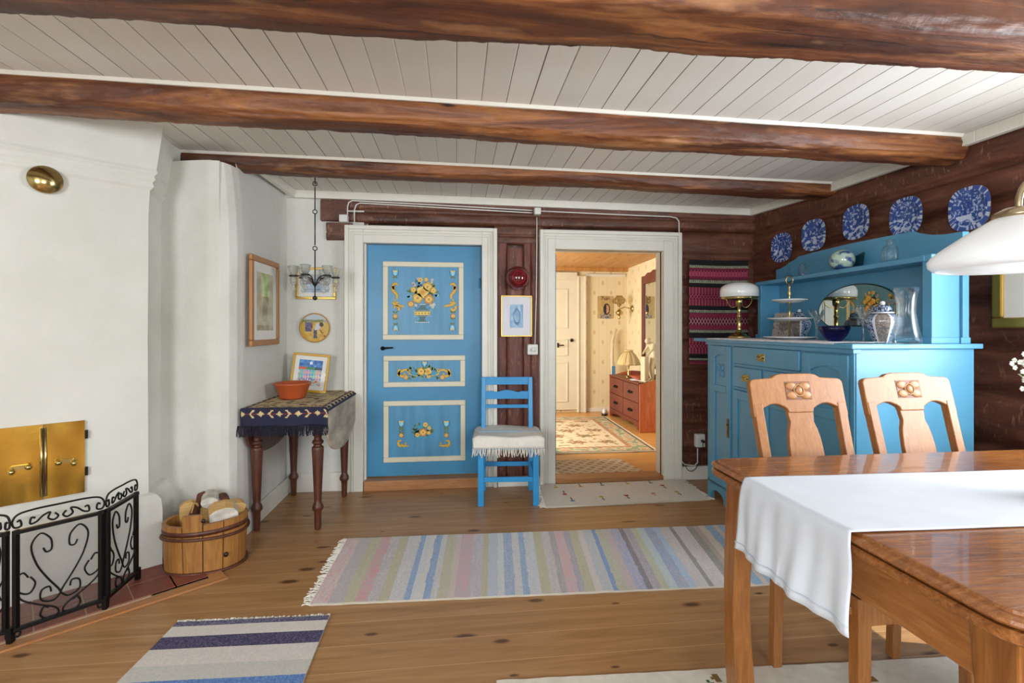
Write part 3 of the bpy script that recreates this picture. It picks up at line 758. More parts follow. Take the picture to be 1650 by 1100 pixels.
# hearth tiles and its wooden border, in fireplace axes
mb = MB(GROUT); mb.box(-2.4, .13, -.335, 0, .001, .012)
def inhearth(p): return True
mb.prism([(.13, -.335), (.13, -.06), (.02, .05), (0, 0), (-.1, -.335)], 'xy', .001, .012)
hb = struct(mb.build('floor_hearth', loc=(P0.x, P0.y, 0), rotz=math.atan2(FD.y, FD.x))); 
mb = MB(TILE)
T = .163
for i in range(-14, 1):
    for j in range(2):
        x0 = i*T+.002; y1 = -j*T-.004
        mb.box(x0-.0+.0, x0+T-.006-(.03 if i == 0 else 0), y1-T+.008, y1, .008, .016)
mb.build('tiles', hb, bevel=.002)
mb = MB(THRESH); mb.prism([(-2.4, -.338), (.132, -.338), (.132, .0), (.19, .06), (.20, -.395), (-2.4, -.395)], 'xy', .001, .010); mb.build('border_board', hb)
# brass doors
bl, bt = fp_local(0, 690, .06); br, btr = fp_local(136, 676, .06); mid_, _ = fp_local(70, 684, .06); _, bb = fp_local(136, 791, .06)
L0 = mid_-(br-mid_)
for k, (a, b) in enumerate(((L0, mid_-.002), (mid_+.002, br))):
    mb = MB(BRASSP); mb.grid(lambda u, v: (a+(b-a)*u, .043+.0025*nz(u*2+k, v*2), bb+(bt-bb)*v), 8, 10); mb.box(a, b, .046, .064, bb, bt)
    d_ = mb.build('brass_door', fp, recalc=False)
    mb = MB(BRASS); s = 1 if k else -1; e = mid_+s*.016
    mb.lathe([(0, -.16), (.006, -.16), (.006, .16), (0, .16)], 8, (mid_+s*.007, .040, (bb+bt)/2), sx=1); mb.build('edge_rib', d_)
    mb = MB(BRASS); kx = mid_+s*.05
    for q in (0, .055):
        mb.tube([(kx+s*q, .046, bb+.165), (kx+s*q, .025, bb+.165)], .006); mb.ball((kx+s*q, .018, bb+.165-(.012 if q else 0)), .013, seg=10, rings=6)
    mb.box(min(kx, kx+s*.055), max(kx, kx+s*.055), .036, .042, bb+.155, bb+.175); mb.build('knob', d_)
    if k:
        for z in (bb+.10, bb+.28): mb = MB(IRON); mb.box(b, b+.012, .04, .06, z-.02, z+.02); mb.build('hinge', d_)
# rosette
cx, cz_ = fp_local(73, 289, .03)
mb = MB(BRASS); q = .03
ring = [(0.052, 0), (.050, -.010), (.040, -.014), (.038, -.006), (0, -.008)]
M0 = Matrix.Translation((cx, q, cz_)) @ Matrix.Rotation(PI/2, 4, 'X') @ Matrix.Scale(-1, 4, (0, 0, 1))
mb.M = M0
mb.lathe([(0, -.004), (.062, -.004), (.064, .006), (.055, .012), (.048, .008), (0, .010)], 28)
mb.lathe([(0, .01), (.009, .01), (.009, .022), (0, .026)], 10)
for k in range(6):
    a = k*PI/3+.3; mb.face([mb.v((.014*math.cos(a-.3), .014*math.sin(a-.3), .011)), mb.v((.046*math.cos(a-.26), .046*math.sin(a-.26), .010)), mb.v((.046*math.cos(a+.26), .046*math.sin(a+.26), .020))], None)
ro = mb.build('draught_rosette', fp)
mb = MB(IRON); mb.M = M0
for k in range(6):
    a = k*PI/3+.3+.5; mb.face([mb.v((.014*math.cos(a), .014*math.sin(a), .0112)), mb.v((.046*math.cos(a-.2), .046*math.sin(a-.2), .0112)), mb.v((.046*math.cos(a+.05), .046*math.sin(a+.05), .0112))])
mb.build('vent_slots', ro, recalc=False)
# ================================================================ FIRE SCREEN
A_ = at_z(17, 1040, 0); B_ = at_z(170, 985, 0); C_ = at_z(222, 938, 0)
fs = thing('fire_screen', 'folding black iron fire screen with scrollwork in front of the brass fireplace doors', 'fire screen', (B_.x, B_.y, .012))
def scr(pts2, o, d, mb, r=.0036, off=0):
    mb.tube([(o.x+d.x*x, o.y+d.y*x, z) for x, z in pts2], r, 6)
def spi(cx, cz, r0, r1, a0, a1, n=14): return [(cx+(r0+(r1-r0)*i/n)*math.cos(a0+(a1-a0)*i/n), cz+(r0+(r1-r0)*i/n)*math.sin(a0+(a1-a0)*i/n)) for i in range(n+1)]
def screen_panel(p, q, nm, zt=.43, zb=.045):
    p = Vector((p.x-B_.x, p.y-B_.y, 0)); q = Vector((q.x-B_.x, q.y-B_.y, 0)); W_ = (q-p).length; d = (q-p)/W_
    mb = MB(IRON); fw = .022
    a = d*.006; P1 = p+a; Q1 = q-a
    for z in (zt, zb): mb.bar(P1+Vector((0, 0, z)), Q1+Vector((0, 0, z)), .014, fw)
    for s in (P1+d*.009, Q1-d*.009): mb.bar(s+Vector((0, 0, zb-.006)), s+Vector((0, 0, zt+.01)), .014, fw)
    pn = mb.build('screen_panel', fs, bevel=.002)
    mb = MB(MESHM); n = Vector((-d.y, d.x, 0))*.004
    mb.face([mb.v(P1+n+Vector((0, 0, zb))), mb.v(Q1+n+Vector((0, 0, zb))), mb.v(Q1+n+Vector((0, 0, zt))), mb.v(P1+n+Vector((0, 0, zt)))]); mb.build('wire_mesh', pn)
    mb = MB(IRON); m_ = W_/2; H = zt-zb
    for s in (-1, 1):
        X = lambda t: m_+s*t*m_
        # big heart-like scroll, top curl to bottom centre
        path_ = [(X(.18), zb+H*.78), (X(.22), zb+H*.86), (X(.42), zb+H*.93), (X(.60), zb+H*.82), (X(.50), zb+H*.62), (X(.28), zb+H*.44), (X(.05), zb+H*.29), (X(.0), zb+H*.24)]
        scr(sm(path_), p, d, mb)
        scr([(m_+s*(-1)*0+s*x_, z_) for x_, z_ in []] or sm([(X(.18), zb+H*.78), (X(.20), zb+H*.73), (X(.30), zb+H*.72), (X(.36), zb+H*.77)]), p, d, mb)
        scr(sm([(X(.62), zb+H*.50), (X(.52), zb+H*.42), (X(.64), zb+H*.33), (X(.85), zb+H*.38), (X(.88), zb+H*.52), (X(.76), zb+H*.56), (X(.66), zb+H*.50)]), p, d, mb)
        scr(sm([(X(.88), zb+H*.46), (X(.82), zb+H*.30), (X(.45), zb+H*.18), (X(.12), zb+H*.10), (X(.05), zb+H*.03), (X(.25), zb+H*.0), (X(.42), zb+H*.06), (X(.36), zb+H*.14), (X(.26), zb+H*.12)]), p, d, mb)
        scr(sm([(X(.0), zb+H*.24), (X(.16), zb+H*.18), (X(.40), zb+H*.22), (X(.40), zb+H*.32), (X(.24), zb+H*.34), (X(.2), zb+H*.28)]), p, d, mb)
        # crest scrolls
        scr(sm([(X(.12), zt+.045), (X(.05), zt+.03), (X(.14), zt+.018), (X(.26), zt+.03), (X(.22), zt+.052), (X(.36), zt+.045), (X(.5), zt+.025), (X(.62), zt+.022), (X(.60), zt+.045), (X(.52), zt+.042)]), p, d, mb, .004)
        scr(sm([(X(.0), zt+.078), (X(.5), zt+.078), (X(.85), zt+.07), (X(.97), zt+.045), (X(.93), zt+.02), (X(.80), zt+.022), (X(.82), zt+.045), (X(.88), zt+.04)]), p, d, mb, .004)
        scr(sm([(X(.98), zb-.02), (X(.85), zb-.03), (X(.82), zb-.012), (X(.92), zb-.010)]), p, d, mb, .004)
    mb.build('scrollwork', pn)
    return pn
def sm(P, n=5):
    P = [Vector((a, b)) for a, b in P]; out = []
    for i in range(len(P)-1):
        p0, p1, p2, p3 = P[max(i-1, 0)], P[i], P[i+1], P[min(i+2, len(P)-1)]
        for k in range(n):
            t = k/n; out.append(tuple(.5*((2*p1)+(p2-p0)*t+(2*p0-5*p1+4*p2-p3)*t*t+(3*p1-p0-3*p2+p3)*t**3)))
    out.append(tuple(P[-1])); return out
d0 = Vector((A_.x-B_.x, A_.y-B_.y)).normalized()
screen_panel(A_, B_, 'mid'); screen_panel(B_, C_, 'right')
A2 = Vector((A_.x-.16, A_.y-.03, 0)); screen_panel(A2, A_, 'left')
for s in (A_, B_, C_):
    mb = MB(IRON); x, y = s.x-B_.x, s.y-B_.y; mb.box(x-.009, x+.009, y-.012, y+.012, 0, .06); mb.build('foot', fs, bevel=.002)
# ================================================================ FIREWOOD TUB
tc = Vector((-1.325, 2.765)); tr = math.radians(18); RX, RY, TH = .196, .150, .255
tub = thing('wooden_tub', 'oval stave tub of honey brown wood holding firewood by the fireplace', 'wooden tub', (tc.x, tc.y, 0), tr)
mb = MB(TUBW)
NS = 13
for i in range(NS):
    a0 = 2*PI*i/NS+.012-.1; a1 = 2*PI*(i+1)/NS-.012-.1
    am = (a0+a1)/2
    ear = abs(math.cos((am+PI/2))-1) < .06 or abs(math.cos((am-PI/2))-1) < .06
    h = TH+(.055 if i in (9, 3) else .004*math.sin(i*7))
    k = 4; o_ = []; i_ = []
    for q in range(k+1):
        a = a0+(a1-a0)*q/k
        o_.append((math.cos(a), math.sin(a)))
    for z0, z1 in ((.012, h),):
        A = [mb.v((RX*(.94+.06*z0/TH)*c, RY*(.94+.06*z0/TH)*s, z0)) for c, s in o_]; B = [mb.v((RX*(.94+.06*z1/TH)*c, RY*(.94+.06*z1/TH)*s, z1)) for c, s in o_]
        A2_ = [mb.v(((RX-.02)*.94*c, (RY-.02)*.94*s, z0)) for c, s in o_]; B2_ = [mb.v(((RX-.02)*c, (RY-.02)*s, z1)) for c, s in o_]
        for q in range(k):
            mb.face([A[q], A[q+1], B[q+1], B[q]]); mb.face([A2_[q], B2_[q], B2_[q+1], A2_[q+1]]); mb.face([B[q], B[q+1], B2_[q+1], B2_[q]]); mb.face([A[q], A2_[q], A2_[q+1], A[q+1]])
        mb.face([A[0], B[0], B2_[0], A2_[0]]); mb.face([A[k], A2_[k], B2_[k], B[k]])
mb.build('staves', tub)
mb = MB(BLACKW); mb.lathe([(0, 0), (.172, 0), (.176, .02), (0, .02)], 32, sx=1, sy=RY/RX*.99); mb.build('bottom_board', tub)
for z, r, mm in ((.010, .008, 'base_hoop'), (.185, .008, 'willow_hoop')):
    mb = MB(DARKW); k_ = .94+.06*z/TH; mb.tube([((RX*k_+.006)*math.cos(2*PI*i/40), (RY*k_+.006)*math.sin(2*PI*i/40), z+.006*math.sin(i*.3)) for i in range(40)], r, 8, closed=True); mb.build('hoop', tub)
mb = MB(DARKW); mb.lathe([(1.0, -.012), (1.012, -.012), (1.012, .012), (1.0, .012)], 40, (0, 0, .215), sx=RX*.99, sy=RY*.995); mb.build('hoop', tub)
mb = MB(BLACKW); mb.M = Matrix.Translation((.105, -.128, .085)) @ Matrix.Rotation(PI/2, 4, 'X'); mb.lathe([(0, 0), (.011, 0), (.011, .012), (0, .012)], 12); mb.build('bung_hole', tub)
mb = MB(BLACKW); mb.M = Matrix.Translation((.008, -.151, .282)) @ Matrix.Rotation(PI/2, 4, 'X'); mb.lathe([(0, 0), (.010, 0), (.010, .008), (0, .008)], 12); mb.build('handle_hole', tub)
def logpiece(label, loc, rot, L, r, kind, a0=0, a1=PI):
    mb = MB(SPLIT, BARK, BARKD)
    n = 8; sec = [(0, 0)]+[(r*math.cos(a0+(a1-a0)*i/n)*(1+.06*math.sin(i*2.1+L*50)), r*math.sin(a0+(a1-a0)*i/n)) for i in range(n+1)]
    A = [mb.v((-L/2, p[0], p[1])) for p in sec]; B = [mb.v((L/2, p[0]*1.05, p[1]*.97)) for p in sec]
    mb.face(A, SPLIT); mb.face(B[::-1], SPLIT)
    for i in range(len(sec)):
        j = (i+1) % len(sec); isb = i not in (0, len(sec)-1)
        mb.face([A[i], B[i], B[j], A[j]], (BARK if kind == 'birch' else BARKD) if isb else SPLIT, isb)
    o = mb.build('firewood_log', loc=loc, rot=rot, bevel=.002); tag(o, label, 'firewood', 'firewood in the tub')
    return o
def wlog(label, u, v, Fd, sx, sy, sz, rot, poly=None, front=SPLIT, top=SPLIT):
    """piece of wood centred on the sight line at depth Fd; local -Y faces the room"""
    r = (u-825)/F_PX; X = r*Fd*cY+Fd*sY; Y = -r*Fd*sY+Fd*cY; Z_ = CAM_H+(HOR-v)*Fd/F_PX
    poly = poly or [(-.5, -.5), (.48, -.5), (.52, -.1), (.5, .46), (.1, .52), (-.3, .48), (-.5, .42)]
    mb = MB(front, top, SPLIT); n = 6
    rings = []
    for i in range(n+1):
        y = -sy/2+sy*i/n
        rings.append([mb.v((x*sx*(1+.05*nz(y*40, k)), y, z*sz*(1+.06*nz(y*30, k, 5)))) for k, (x, z) in enumerate(poly)])
    mb.face(rings[0], front); mb.face(rings[-1][::-1], SPLIT)
    for A, B in zip(rings, rings[1:]):
        for k in range(len(poly)):
            j = (k+1) % len(poly); upw = poly[k][1]+poly[j][1] > .55
            mb.face([A[k], A[j], B[j], B[k]], top if upw else front)
    o = mb.build('firewood_log', loc=(X, Y, Z_), rot=rot, bevel=.003); tag(o, label, 'firewood', 'firewood in the tub'); return o
RND = [(.5*math.cos(2*PI*i/14), .5*math.sin(2*PI*i/14)) for i in range(14)]
wlog('pale split log standing at the left end of the wooden tub', 303, 838, 2.66, .085, .05, .20, (0, .05, .5), None, SPLIT, SPLIT)
wlog('dark barked wedge of firewood in the tub, just left of its front ear', 313, 833, 2.60, .10, .10, .11, (.2, .06, .35), [(-.5, -.6), (.5, -.6), (.45, -.2), (-.05, .5), (-.12, .5)], BARKD, SPLIT)
wlog('split log with pale face between the dark wedge and the front ear', 332, 838, 2.66, .08, .14, .12, (.3, .2, .3), None, SPLIT, SPLIT)
wlog('fat birch log with white bark facing front at the right of the tub', 360, 827, 2.60, .13, .11, .105, (.15, -.12, .45), [(-.5, -.5), (.5, -.45), (.52, .1), (.40, .40), (.1, .52), (-.25, .50), (-.5, .35)], BARK, SPLIT)
wlog('short round birch log lying on top of the firewood pile', 339, 803, 2.68, .085, .12, .062, (.1, .1, .4), RND, BARK, BARK)
wlog('thin reddish knotty stick end topmost on the firewood pile', 361, 801, 2.70, .045, .08, .028, (.1, .1, .6), RND, BARKD, BARKD)
wlog('pale split log leaning at the right end of the wooden tub', 378, 825, 2.68, .065, .08, .13, (.1, .28, .7), None, SPLIT, SPLIT)
wlog('flat split log lying behind the others in the wooden tub', 338, 835, 2.78, .26, .06, .10, (.1, 0, .35), None, SPLIT, SPLIT)
mb = MB(BARKD)
mb.prism([(-.035, 0), (-.02, .08), (-.035, .10), (-.03, .135), (0, .145), (.035, .135), (.05, .11), (.04, .10), (.012, .09), (.03, 0)], 'xz', -.012, .012)
mb.build('back_ear', tub, loc=(-.03, .125, .205), bevel=.004)
# ================================================================ DROP-LEAF TABLE
tt = thing('drop_leaf_table', 'old brown drop-leaf table with turned legs in the white corner', 'table', (-1.03, 3.49, 0), -.01)
def legp(h): return [(0, 0), (.020, 0), (.024, .02), (.026, .095), (.028, .115), (.040, .128), (.042, .142), (.034, .16), (.026, .172), (.028, .20), (.038, .40), (.044, .50), (.042, .515), (.030, .522), (.028, .53), (.042, .54), (.042, .552), (.028, .562), (.028, .58), (.040, .59), (.030, .60), (.026, .61), (.035, .63), (.035, .64), (0, .64)]
k_ = 0
legpos = [(-.200, -.305), (.172, -.325), (.195, .27), (-.19, .335)]
for lx, ly in legpos:
    mb = MB(DARKW); mb.lathe([(r*.82, z) for r, z in legp(0)], 18); mb.box(-.035, .035, -.035, .035, .625, .74); mb.build('leg', tt, loc=(lx, ly, 0), bevel=.002)
mb = MB(DARKW); mb.box(-.215, .19, -.335, -.31, .655, .745); mb.box(-.215, .19, .29, .315, .655, .745); mb.box(-.215, -.19, -.31, .30, .655, .745); mb.box(.17, .195, -.31, .30, .655, .745); mb.build('apron', tt)
mb = MB(DARKW); mb.box(-.232, .236, -.41, .40, .745, .768); mb.build('tabletop', tt, bevel=.004)
GREYW = plain('worn_grey_wood', '#b5a893', .55, var=.45, vscale=3.5, stretch=(1, 1, 3), bump=(9, .4))
for s, x in ((1, .240), (-1, -.232)):
    mb = MB(GREYW if s > 0 else DARKW)
    pts = [(-.41, .765)]+[(-.41+.81*(1-math.cos(PI*i/24))/2, .765-.05-.27*math.sin(PI*i/24)**.62) for i in range(25)]+[(.40, .765)]
    mb.prism(pts, 'yz', x, x+.016, m=None); mb.build('drop_leaf', tt, bevel=.003)
# table cloth
def motif(x, y):
    return nz(x*22, y*22, 3) > .22
def cloth_col(a, b):      # a across 0..1 (left-right), b from front hem (0) to back (1)
    X = a*.53; Y = b*1.02
    ed = min(X, .53-X); fy = Y
    navy, cr, red = '#262740', '#d2bd88', '#7a2a36'
    if fy < .130 or ed < .052 or Y > .96:
        if (.025 < fy < .115) and ed > .0:
            k = X/.0545; f = k-math.floor(k)-.5; zz = (fy-.072)/.028
            if int(k) % 2 == 0 and abs(f)+abs(zz)*.62 < .36: return cr
            if int(k) % 2 == 1 and abs(abs(zz)*.5-(f+.15 if X < .26 else -f+.15)) < .12 and abs(zz) < .9: return cr
            if abs(zz) < .14: return red
        if ed < .052 and fy > .13:
            f = (Y/.085) % 1-.5
            if abs(f)+abs(ed-.026)/.04 < .42: return cr
        return navy
    if .145 < fy < .195:
        f = nz(X*42, fy*60, 9)
        return red if f > .18 else ('#2b2330' if f < -.32 else cr)
    s = nz(X*16, Y*34, 2)
    if s > .24: return '#4c3530'
    if s < -.34: return '#8d7a5a'
    return '#cfbc90'
mb = MB(WOVEN)
def clothf(a, b):
    s = b*1.02   # length from front hem
    x = -.265+.53*a; drop = .105
    if s < drop: y, z = -.428-.012*math.sin(x*30)*(1-s/drop), .775-(drop-s)
    else: y, z = -.428+(s-drop), .775
    y += 0.006*math.sin(a*9)*(1 if s < drop else 0)
    side = max(0, abs(x)-.243)
    if side > 0: z -= side*1.1
    return (min(.262, max(-.245, x)), y, z+.001*nz(x*20, y*20))
mb.grid(clothf, 106, 150, col=cloth_col, smooth=True)
cl = mb.build('tablecloth', loc=(-1.03, 3.49, 0), rotz=-.01, recalc=False, solid=.003)
tag(cl, 'navy and cream woven cloth with fringe draped over the drop-leaf table', 'tablecloth')
random.seed(3)
mb = MB(FRINGEN)
for i in range(105):
    x = -.262+.524*i/104; L = .055+.014*random.random()
    mb.tube([(x, -.432-.012*math.sin(x*30), .672), (x+random.uniform(-.004, .004), -.434, .672-L*.5), (x+random.uniform(-.008, .008), -.434+random.uniform(-.004, .006), .672-L)], .0024, 4)
mb.build('fringe', cl)
mb = MB(FRINGEN)
for i in range(10): mb.tube([(.24+i*.003, .445, .77), (.262+i*.003, .455, .75), (.27+random.uniform(-.01, .02), .46, .72)], .0025, 4)
mb.build('corner_tassel', cl)
# bowl
bp = at_z(469, 641, .779)
def bowl(mb, prof, **k): mb.lathe(prof, 32, **k)
mb = MB(TERRA); mb.lathe([(0, .004), (.07, .004), (.072, 0), (.078, 0), (.082, .01), (.112, .088), (.122, .098), (.120, .106), (.112, .108), (.102, .098), (.076, .018), (0, .012)], 36)
bo = mb.build('terracotta_bowl', loc=(bp.x+.01, bp.y+.0, .7795), recalc=True); tag(bo, 'terracotta bowl with white wavy lines on the patterned tablecloth', 'bowl')
mb = MB(CREAM)
for k in range(9):
    a0 = 2*PI*k/9
    mb.tube([((.1085-.004*abs(math.sin(PI*i/8)) )*math.cos(a0+i*.07), (.1085-.004*math.sin(PI*i/8))*math.sin(a0+i*.07), .096-.018+.016*math.sin(PI*i/8)+.004) for i in range(9)], .0018, 5)
mb.build('wavy_glaze_line', bo)
# ---- pictures
def picture(name, label, w_, h_, fr, matt, art, frame_mat, loc, rotz=0, cat='picture', depth=.018, ny=44, mat_col='#e4e2da', group=None, tilt=0, nx=34, cover=True, roll=0):
    """origin at centre of the back; faces local -Y"""
    t_ = thing(name, label, cat, loc, rotz, group); t_.rotation_euler = (tilt, roll, rotz)
    mb = MB(frame_mat)
    for a, b, c, d in ((-w_/2, w_/2, h_/2-fr, h_/2), (-w_/2, w_/2, -h_/2, -h_/2+fr), (-w_/2, -w_/2+fr, -h_/2+fr, h_/2-fr), (w_/2-fr, w_/2, -h_/2+fr, h_/2-fr)):
        mb.box(a, b, -depth, 0, c, d)
    mb.build('frame', t_, bevel=fr*.18)
    iw, ih = w_-2*fr, h_-2*fr
    if matt > 0:
        mb = MB(plain('passepartout_'+name+str(len(MATS)), mat_col, .8, var=.01)); mb.box(-iw/2-.002, iw/2+.002, -depth*.45, -depth*.2, -ih/2-.002, ih/2+.002); mb.build('passepartout', t_)
    aw, ah = iw-2*matt, ih-2*matt
    mb = MB(PAINTED); mb.grid(lambda a, b: (-aw/2+aw*a, -depth*.5, -ah/2+ah*b), nx, ny, col=art, smooth=False); mb.build('print', t_, recalc=False)
    if cover:
        mb = MB(COVERG); mb.box(-iw/2-.002, iw/2+.002, -depth*.72, -depth*.6, -ih/2-.002, ih/2+.002); mb.build('glass', t_)
    return t_
def art_still(a, b):
    c = '#b9ad8c' if b > .1 else '#8a7b55'
    n = nz(a*4, b*7, 1)
    if b > .60 and abs(a-.5) < .30-.4*abs(b-.72): return mixc('#9fb56a', '#dfe8b0', max(0, min(1, .5+n)))
    if abs(a-.5+.05*math.sin(b*9)) < .16 and .15 < b < .75: return mixc('#8f8a6a', '#b7ad88', max(0, min(1, .5+n)))
    return mixc(c, '#cfc6a8', max(0, min(1, .5+n*1.4)))
picture('framed_print', 'tall light-wood framed print on the left white wall above the drop-leaf table', .47, .57, .038, .06, art_still, plain('tan_frame', '#a8733e', .4), (-1.262, 3.37, 1.428), PI/2-.0, depth=.022)
def art_sea(a, b):
    n = nz(a*6, b*6, 2); c = mixc('#9db6cf', '#c9d6e0', .5+.5*n)
    if b > .75: c = '#c9cfd2'
    if abs(a-.2) < .12 and .45 < b < .8: c = '#8f7a8e'
    if abs(a-.75) < .16 and .5 < b < .68: c = '#a24a4a' if n > 0 else '#e5e5e5'
    if b < .2: c = mixc('#7f95b8', '#b9c4d4', .5+n)
    return c
gx = (at_y(477, 431, YF).x+at_y(542, 482, YF).x)/2; gz = (at_y(477, 431, YF).z+at_y(542, 482, YF).z)/2
picture('framed_print', 'gold framed harbour print on the far white wall behind the chandelier', .297, .243, .018, .034, art_sea, GOLD, (gx, YF-.001, gz), depth=.018)
def art_city(a, b):
    if b > .72:
        if (a-.5)**2+(b-.88)**2 < .004: return '#e8f0f6'
        return mixc('#2c5fae', '#5f9fd8', .5+nz(a*8, b*8))
    if b > .62: return '#d2603a' if a < .33 else ('#3f8a4f' if a < .68 else '#2f4a5a')
    if b > .12 and .06 < a < .97:
        col = ['#8fc9b0', '#e3a7b4', '#8fc9b0', '#e0b79a'][int(a*4) % 4]
        fx_, fz_ = (a*9) % 1, (b*6) % 1
        if .3 < fx_ < .7 and .25 < fz_ < .8: return '#5aa7d8' if b > .4 else '#2a6fb8'
        if b < .33 and nz(a*14, b*10, 4) > .05: return '#243050' if nz(a*20, b*20) > 0 else '#d84f4f'
        return col
    return '#e8a0a0' if nz(a*12, b*12) > 0 else '#bfe0d8'
cp = at_y(497, 600, 3.74)
picture('framed_print', 'yellow framed print of a colourful town standing on the drop-leaf table', .262, .285, .018, .030, art_city, plain('mustard_frame', '#c89a1e', .4), (cp.x+.005, 3.765, .925), rotz=.05, tilt=-.13, depth=.016, ny=40, roll=.10)
# round painted plate
def art_field(a, b):
    if b > .80: return '#b9c3cc'
    if b > .70: return '#7d8350' if a < .8 else '#a3a08a'
    if (abs(a-.28) < .12 and .36 < b < .72): return '#6a5f86' if nz(a*14, b*14) > -.1 else '#4a4050'
    if abs(a-.38) < .05 and .5 < b < .66: return '#a0402a'
    if (a-.74)**2+(b-.62)**2 < .006: return '#3a2a22'
    if abs(a-.60-.25*(b-.5)) < .09 and .42 < b < .66: return '#c9c9d6'
    if abs(a-.52) < .06 and .12 < b <= .45: return '#4a4a5c'
    if abs((a-.78)+(b-.3)*.8) < .025 and .15 < b < .45: return '#7d4a2a'
    return mixc('#c79c3c', '#d9b85e', .5+nz(a*7, b*7))
mb = MB(plain('ochre_rim', '#b58432', .4)); mb.M = Matrix.Rotation(PI/2, 4, 'X')
mb.lathe([(0, .0), (.095, 0), (.112, .008), (.1135, .016), (.108, .018), (.104, .013), (0, .011)], 40)
pl = mb.build('painted_plate', loc=(at_y(508, 528, YF).x, YF-.003, at_y(508, 528, YF).z)); tag(pl, 'round painted plate of field workers with an ochre rim on the far white wall', 'plate')
mb = MB(GLAZED)
mb.grid(lambda a, b: ((lambda r, t: (r*math.cos(t), -.0135, r*math.sin(t)))(.104*a, 2*PI*b)), 22, 48, col=lambda a, b: art_field(.5+.5*a*math.cos(2*PI*b), .5+.5*a*math.sin(2*PI*b)), smooth=False); mb.build('painting', pl, recalc=False)
# ================================================================ CHANDELIER
cc = Vector((-.972, 3.50)); czl = lambda v: CAM_H+(HOR-v)*(3.366)/F_PX
ch = thing('chandelier', 'wrought iron hanging candelabra with clear glass cups in the left corner', 'chandelier', (cc.x, cc.y, 0), .35)
mb = MB(GREYIRON); top = zc(cc.x)
segs = [(top, czl(297)), (czl(301), czl(337)), (czl(345), czl(395)), (czl(404), czl(478))]
for a, b in segs: mb.tube([(0, 0, a), (0, 0, b)], .004, 8)
for z in (czl(296), czl(341), czl(400)):
    mb.tube([(.014*math.cos(i*PI/6), 0, z+.014*math.sin(i*PI/6)) for i in range(12)], .0035, 6, closed=True)
mb.ball((0, 0, czl(480)), .016, seg=12, rings=8); mb.build('rod', ch)
NA = 6
for k in range(NA):
    a = 2*PI*k/NA; zr = czl(446)
    mb = MB(GREYIRON); R_ = .135
    mb.tube([(r*math.cos(a), r*math.sin(a), z) for r, z in sm([(0, czl(462)), (.02, czl(455)), (.05, czl(447)), (.09, zr+.004), (R_, zr)])], .004, 6)
    mb.lathe([(.018, -.004), (.028, -.004), (.028, .006), (.018, .006), (.018, -.004)], 14, (R_*math.cos(a), R_*math.sin(a), zr)); arm = mb.build('arm', ch)
    mb = MB(GLASS); g0 = (R_*math.cos(a), R_*math.sin(a), zr)
    mb.lathe([(0, -.105), (.012, -.100), (.018, -.088), (.012, -.076), (.006, -.070), (.012, -.06), (.022, -.045), (.024, -.02), (.018, -.004), (.018, .012), (.026, .022), (.033, .040), (.034, .055), (.038, .068), (.036, .068), (.032, .055), (.031, .040), (.024, .024), (.014, .012), (.012, -.01), (.02, -.03), (0, -.05)], 16, g0)
    mb.build('glass_cup', ch)
# ================================================================ FAR WALL FITTINGS
# junction box and surface cables
jb = at_y(555, 353, YF-.05); mb = MB(PLASTIC); mb.box(jb.x-.032, jb.x+.03, 3.81, 3.87, jb.z-.028, jb.z+.028)
o = mb.build('junction_box', bevel=.005); tag(o, 'small white junction box on the log above the left corner of the blue door', 'junction box')
jb2 = at_y(865, 342, YF-.05); mb = MB(PLASTIC); mb.box(jb2.x-.026, jb2.x+.026, 3.80, 3.86, jb2.z-.026, jb2.z+.026)
o = mb.build('junction_box', bevel=.005); tag(o, 'small white junction box on the log between the two doorways', 'junction box')
yc = 3.84
def cab(pts, r=.0055): 
    return [(at_y(u, v, yc)) for u, v in pts]
mb = MB(PLASTIC)
mb.tube([tuple(p) for p in cab([(560, 348), (560, 333), (562, 326), (568, 323), (600, 325), (700, 330), (858, 339)])], .005, 6); 
o = mb.build('cable'); tag(o, 'upper white surface cable running from the junction box to the middle box', 'cable', 'surface cables above the doors')
mb = MB(PLASTIC); mb.tube([tuple(p) for p in cab([(571, 358), (571, 338), (574, 330), (580, 327), (650, 331), (700, 334), (858, 343)])], .005, 6)
o = mb.build('cable'); tag(o, 'lower white surface cable ending in a bend above the blue door', 'cable', 'surface cables above the doors')
mb = MB(PLASTIC); mb.tube([tuple(p) for p in cab([(872, 340), (980, 345), (1080, 349), (1090, 351), (1094, 357), (1095, 400)])]+[tuple(at_y(1097, 420, 3.845)), tuple(at_y(1097.5, 600, 3.845)), tuple(at_y(1098, 742, 3.845)), tuple(at_y(1103, 748, 3.845)), tuple(at_y(1119, 750, 3.845)), tuple(at_y(1124, 745, 3.845)), tuple(at_y(1124, 722, 3.845))], .005, 6)
o = mb.build('cable'); tag(o, 'white surface cable running around the open doorway down to the wall socket', 'cable', 'surface cables above the doors')
mb = MB(PLASTIC); mb.tube([tuple(at_y(865, 350, 3.85)), tuple(at_y(865, 400, 3.86)), tuple(at_y(864, 480, 3.86)), tuple(at_y(862, 555, 3.86))], .0045, 6)
o = mb.build('cable'); tag(o, 'white cable dropping from the middle box to the dimmer switch', 'cable', 'surface cables above the doors')
# dimmer
p = at_y(859, 563, 3.84); mb = MB(PLASTIC); mb.box(p.x-.045, p.x+.04, 3.835, 3.89, p.z-.042, p.z+.042); o = mb.build('dimmer_switch', bevel=.008); tag(o, 'white round-knob dimmer switch beside the open doorway', 'light switch')
mb = MB(PLASTIC); mb.M = Matrix.Translation((p.x, 3.835, p.z)) @ Matrix.Rotation(PI/2, 4, 'X'); mb.lathe([(.028, 0), (.028, .004), (.024, .004), (.024, 0)], 24); mb.lathe([(0, 0), (.018, 0), (.017, .014), (0, .014)], 20); mb.build('dial', o)
